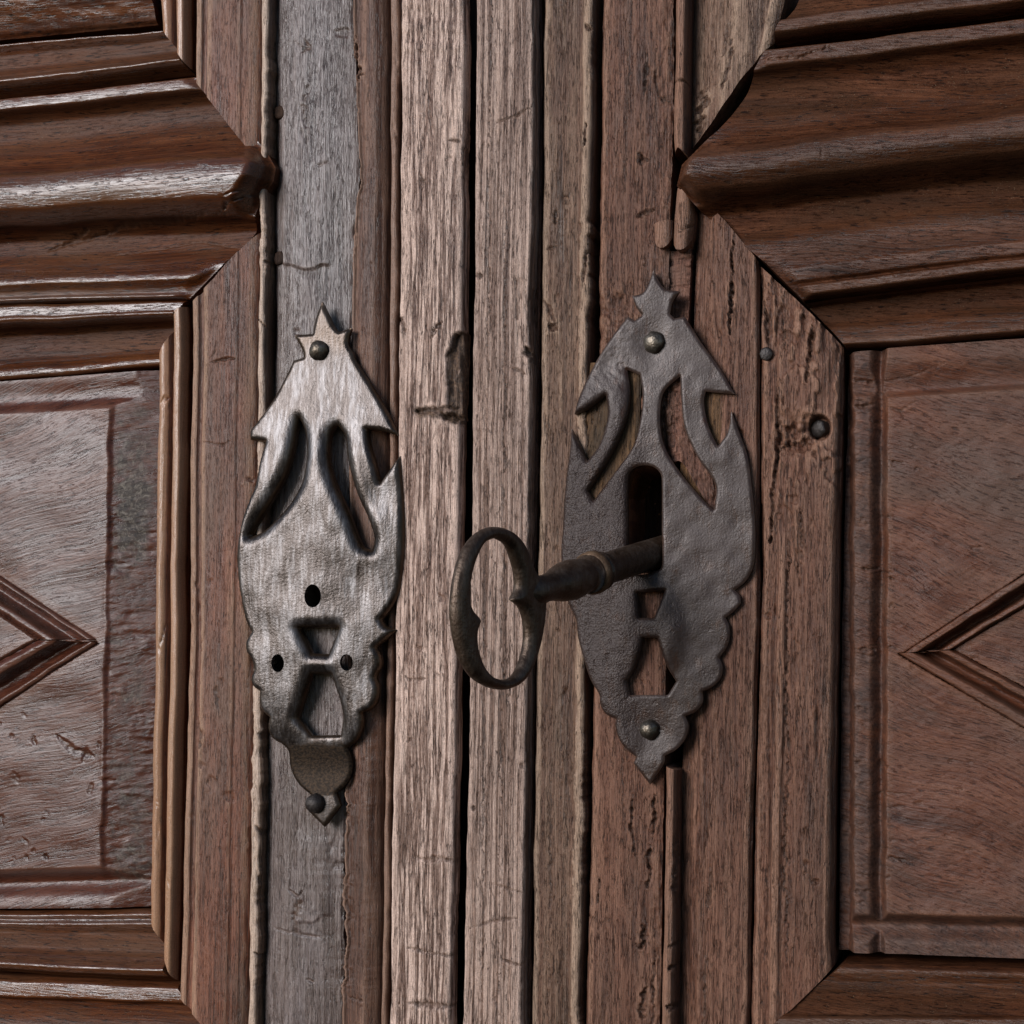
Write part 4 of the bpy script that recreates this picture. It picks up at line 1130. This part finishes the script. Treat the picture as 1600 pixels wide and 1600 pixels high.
ER = plate('lock_plate', OR, HR, 9.8, 2.4, right_h, M['iron_brown'], LEAR, lambda x, y, d: np.clip(1 - d / 6.0, 0, 1) * 0.5, extra={'grainy': lambda x, y: np.clip(0.12 + 0.88 * (1 - sstep(950, 1040, x + 40 * vn(x / 40, y / 40, 521))) * sstep(560, 760, y) + 0.5 * sstep(900, 1000, y) * sstep(0.0, 0.3, vn(x / 50, y / 50, 522)), 0, 1)})
ER['label'] = 'dark brown pitted iron lock plate with the keyhole'


def lathe(name, base, axis, prof, mat, parent, seg=40, jit=0.0, seed=0):
    """solid of revolution: prof (s along axis, r) in metres"""
    axis = np.array(axis) / np.linalg.norm(axis)
    u = np.cross(axis, (0, 0, 1.0)); u /= np.linalg.norm(u)
    v = np.cross(axis, u)
    t = np.linspace(0, 2 * math.pi, seg, endpoint=False)
    n = len(prof)
    V = []
    for i, (s, r) in enumerate(prof):
        rr = r * (1 + jit * 2 * vn(3 * np.cos(t) + s * 300, 3 * np.sin(t) + s * 170, seed))
        V.append(np.array(base) + axis * s + rr[:, None] * (np.cos(t)[:, None] * u + np.sin(t)[:, None] * v))
    V = np.concatenate(V)
    idx = np.arange(n * seg).reshape(n, seg)
    q = np.stack([idx[:-1], np.roll(idx[:-1], -1, 1), np.roll(idx[1:], -1, 1), idx[1:]], -1).reshape(-1, 4)
    # orientation
    p = V[q[len(q) // 2]]
    nr = np.cross(p[1] - p[0], p[3] - p[0])
    cen = np.array(base) + axis * np.dot(p.mean(0) - np.array(base), axis)
    if np.dot(nr, p.mean(0) - cen) < 0:
        q = q[:, ::-1]
    caps = []
    return mesh_obj(name, V, [q], mat, parent, {'edge': np.zeros(len(V))})


def nail(px, py, h, r_mm, mat, parent, high=0.75, tilt=(0, 0)):
    b = W(px, py, h)
    r = r_mm / 1000.0
    pr = [(-0.004, r * 0.9), (0.0, r)]
    for a in np.linspace(0.12, math.pi / 2, 10):
        pr.append((high * r * math.sin(a) + 0.0002, max(r * math.cos(a), 1e-5)))
    return lathe('nail', b, (tilt[0], -1, tilt[1]), pr, mat, parent, 28, 0.09, int(px))


nail(499, 548, 12.0, 4.6, M['nail'], EL, 0.95)
nail(493, 1255, 12.4, 4.3, M['nail_dark'], EL, 0.95)
nail(1022, 535, 9.0, 4.6, M['nail'], ER, 0.7)
nail(1015, 1140, 8.6, 4.3, M['nail'], ER, 0.9)
for px_, py_, h_ in ((437, 176, 4.2), (438, 404, 4.4)):
    lathe('wooden_peg', W(px_, py_, h_), (0, -1, 0), [(-0.003, 0.0030), (0.0006, 0.0030), (0.0011, 0.0026), (0.0012, 0.0014), (0.0009, 0.0001)], M['core'], LEAF, 24, 0.16, px_)
nail(1197, 553, 5.2, 2.7, M['nail_dark'], LEAR, 0.35)
nail(1279, 670, 2.6, 3.7, M['nail_dark'], LEAR, 0.45, (-0.6, -0.15))

# ---- the key
Hp = W(1010, 868, 8.0)
Np = W(846, 921, 84.0)
ax = Np - Hp
Ln = np.linalg.norm(ax)
ax /= Ln
KEY = thing('key', 'old dark rusty iron key with a kidney-shaped bow sticking out of the keyhole', 'key', Vector(Np))
KEY['category'] = 'key'


def s_at(px):
    """distance along the key's axis at which it shows at photo column px"""
    s = np.linspace(-0.02, Ln * 1.3, 4000)
    P = Hp + s[:, None] * ax - CAM
    x = 800 + FPX * (P @ rgt) / (P @ fwd)
    return float(np.interp(-px, -x, s)) if x[0] > x[-1] else float(np.interp(px, x, s))


sc = s_at(926); sb = s_at(888); sn = s_at(852)
pr = [(-0.030, 0.0063), (-0.005, 0.0064), (0.02, 0.0065), (sc - 0.010, 0.0066), (sc - 0.0065, 0.0068), (sc - 0.0055, 0.0080), (sc - 0.0035, 0.0083), (sc - 0.003, 0.0078), (sc + 0.0035, 0.0078)]
ball0, ball1 = sc + 0.0035, sn - 0.004
for a in np.linspace(0.0, 1.0, 14):
    s = ball0 + (ball1 - ball0) * a
    r = 0.0057 + 0.0023 * math.sin(math.pi * min(1, a * 1.05)) ** 0.8 if a < 0.95 else 0.0056
    pr.append((s, r if a > 0 else 0.0078))
pr += [(sn, 0.0053), (sn + 0.004, 0.0056), (sn + 0.009, 0.0050), (sn + 0.013, 0.0030), (sn + 0.014, 0.0003)]
lathe('shank', Hp, ax, pr, M['key_iron'], KEY, 48, 0.02, 3)
lathe('collar', Hp, ax, [(sc - 0.0025, 0.0070), (sc - 0.002, 0.0082), (sc - 0.001, 0.0088), (sc + 0.0012, 0.0088), (sc + 0.0024, 0.0081), (sc + 0.003, 0.0070)], M['key_collar'], KEY, 48, 0.01, 4)

# bow: a flat-sided ring in the plane of the axis and the plumb line
bv = np.array([0.03, 0.0, 1.0]); bv -= ax * np.dot(bv, ax); bv /= np.linalg.norm(bv)
bn = np.cross(ax, bv)
if bn @ (CAM - Np) < 0:
    bn = -bn


def bow_pts(pts):
    P = np.array(pts, float)
    r = ray(P[:, 0], P[:, 1])
    t = ((Np - CAM) @ bn) / (r @ bn)
    X = CAM + t[:, None] * r - Np
    return np.stack([X @ ax, X @ bv], 1)


bo = smooth_poly([(772, 823), (748, 830), (726, 856), (712, 898), (706, 950), (711, 1000), (723, 1038), (747, 1067), (785, 1078), (814, 1066), (833, 1032), (845, 985), (849, 940), (846, 912), (831, 888), (819, 855), (799, 831)], 60)
bi = smooth_poly([(772, 841), (754, 849), (740, 875), (732, 905), (730, 935), (735, 952), (747, 968), (742, 988), (744, 1015), (757, 1046), (778, 1061), (799, 1057), (814, 1032), (821, 1000), (820, 972), (812, 950), (797, 938),
                  (806, 920), (806, 900), (801, 878), (790, 852)], 55)
bo2, bi2 = bow_pts(bo), bow_pts(bi)
V, T, loops, d = fill(bo2, [bi2], 0.00075)
wd = 0.0042
z = 0.0031 * np.sqrt(np.clip(1 - (1 - np.clip(d / wd, 0, 1)) ** 2, 0, 1))
P0 = Np + V[:, 0:1] * ax + V[:, 1:2] * bv
front, rear = P0 + z[:, None] * bn, P0 - z[:, None] * bn
Tf = orient(front, T, bn)
rim = np.zeros(len(V), bool); rim[[i for lp in loops for i in lp]] = True
ridx = np.arange(len(V)) + len(V)
ridx[rim] = np.arange(len(V))[rim]
mesh_obj('bow', np.concatenate([front, rear]), [Tf, ridx[Tf[:, ::-1]]], M['key_iron'], KEY, {'edge': np.zeros(2 * len(V))})
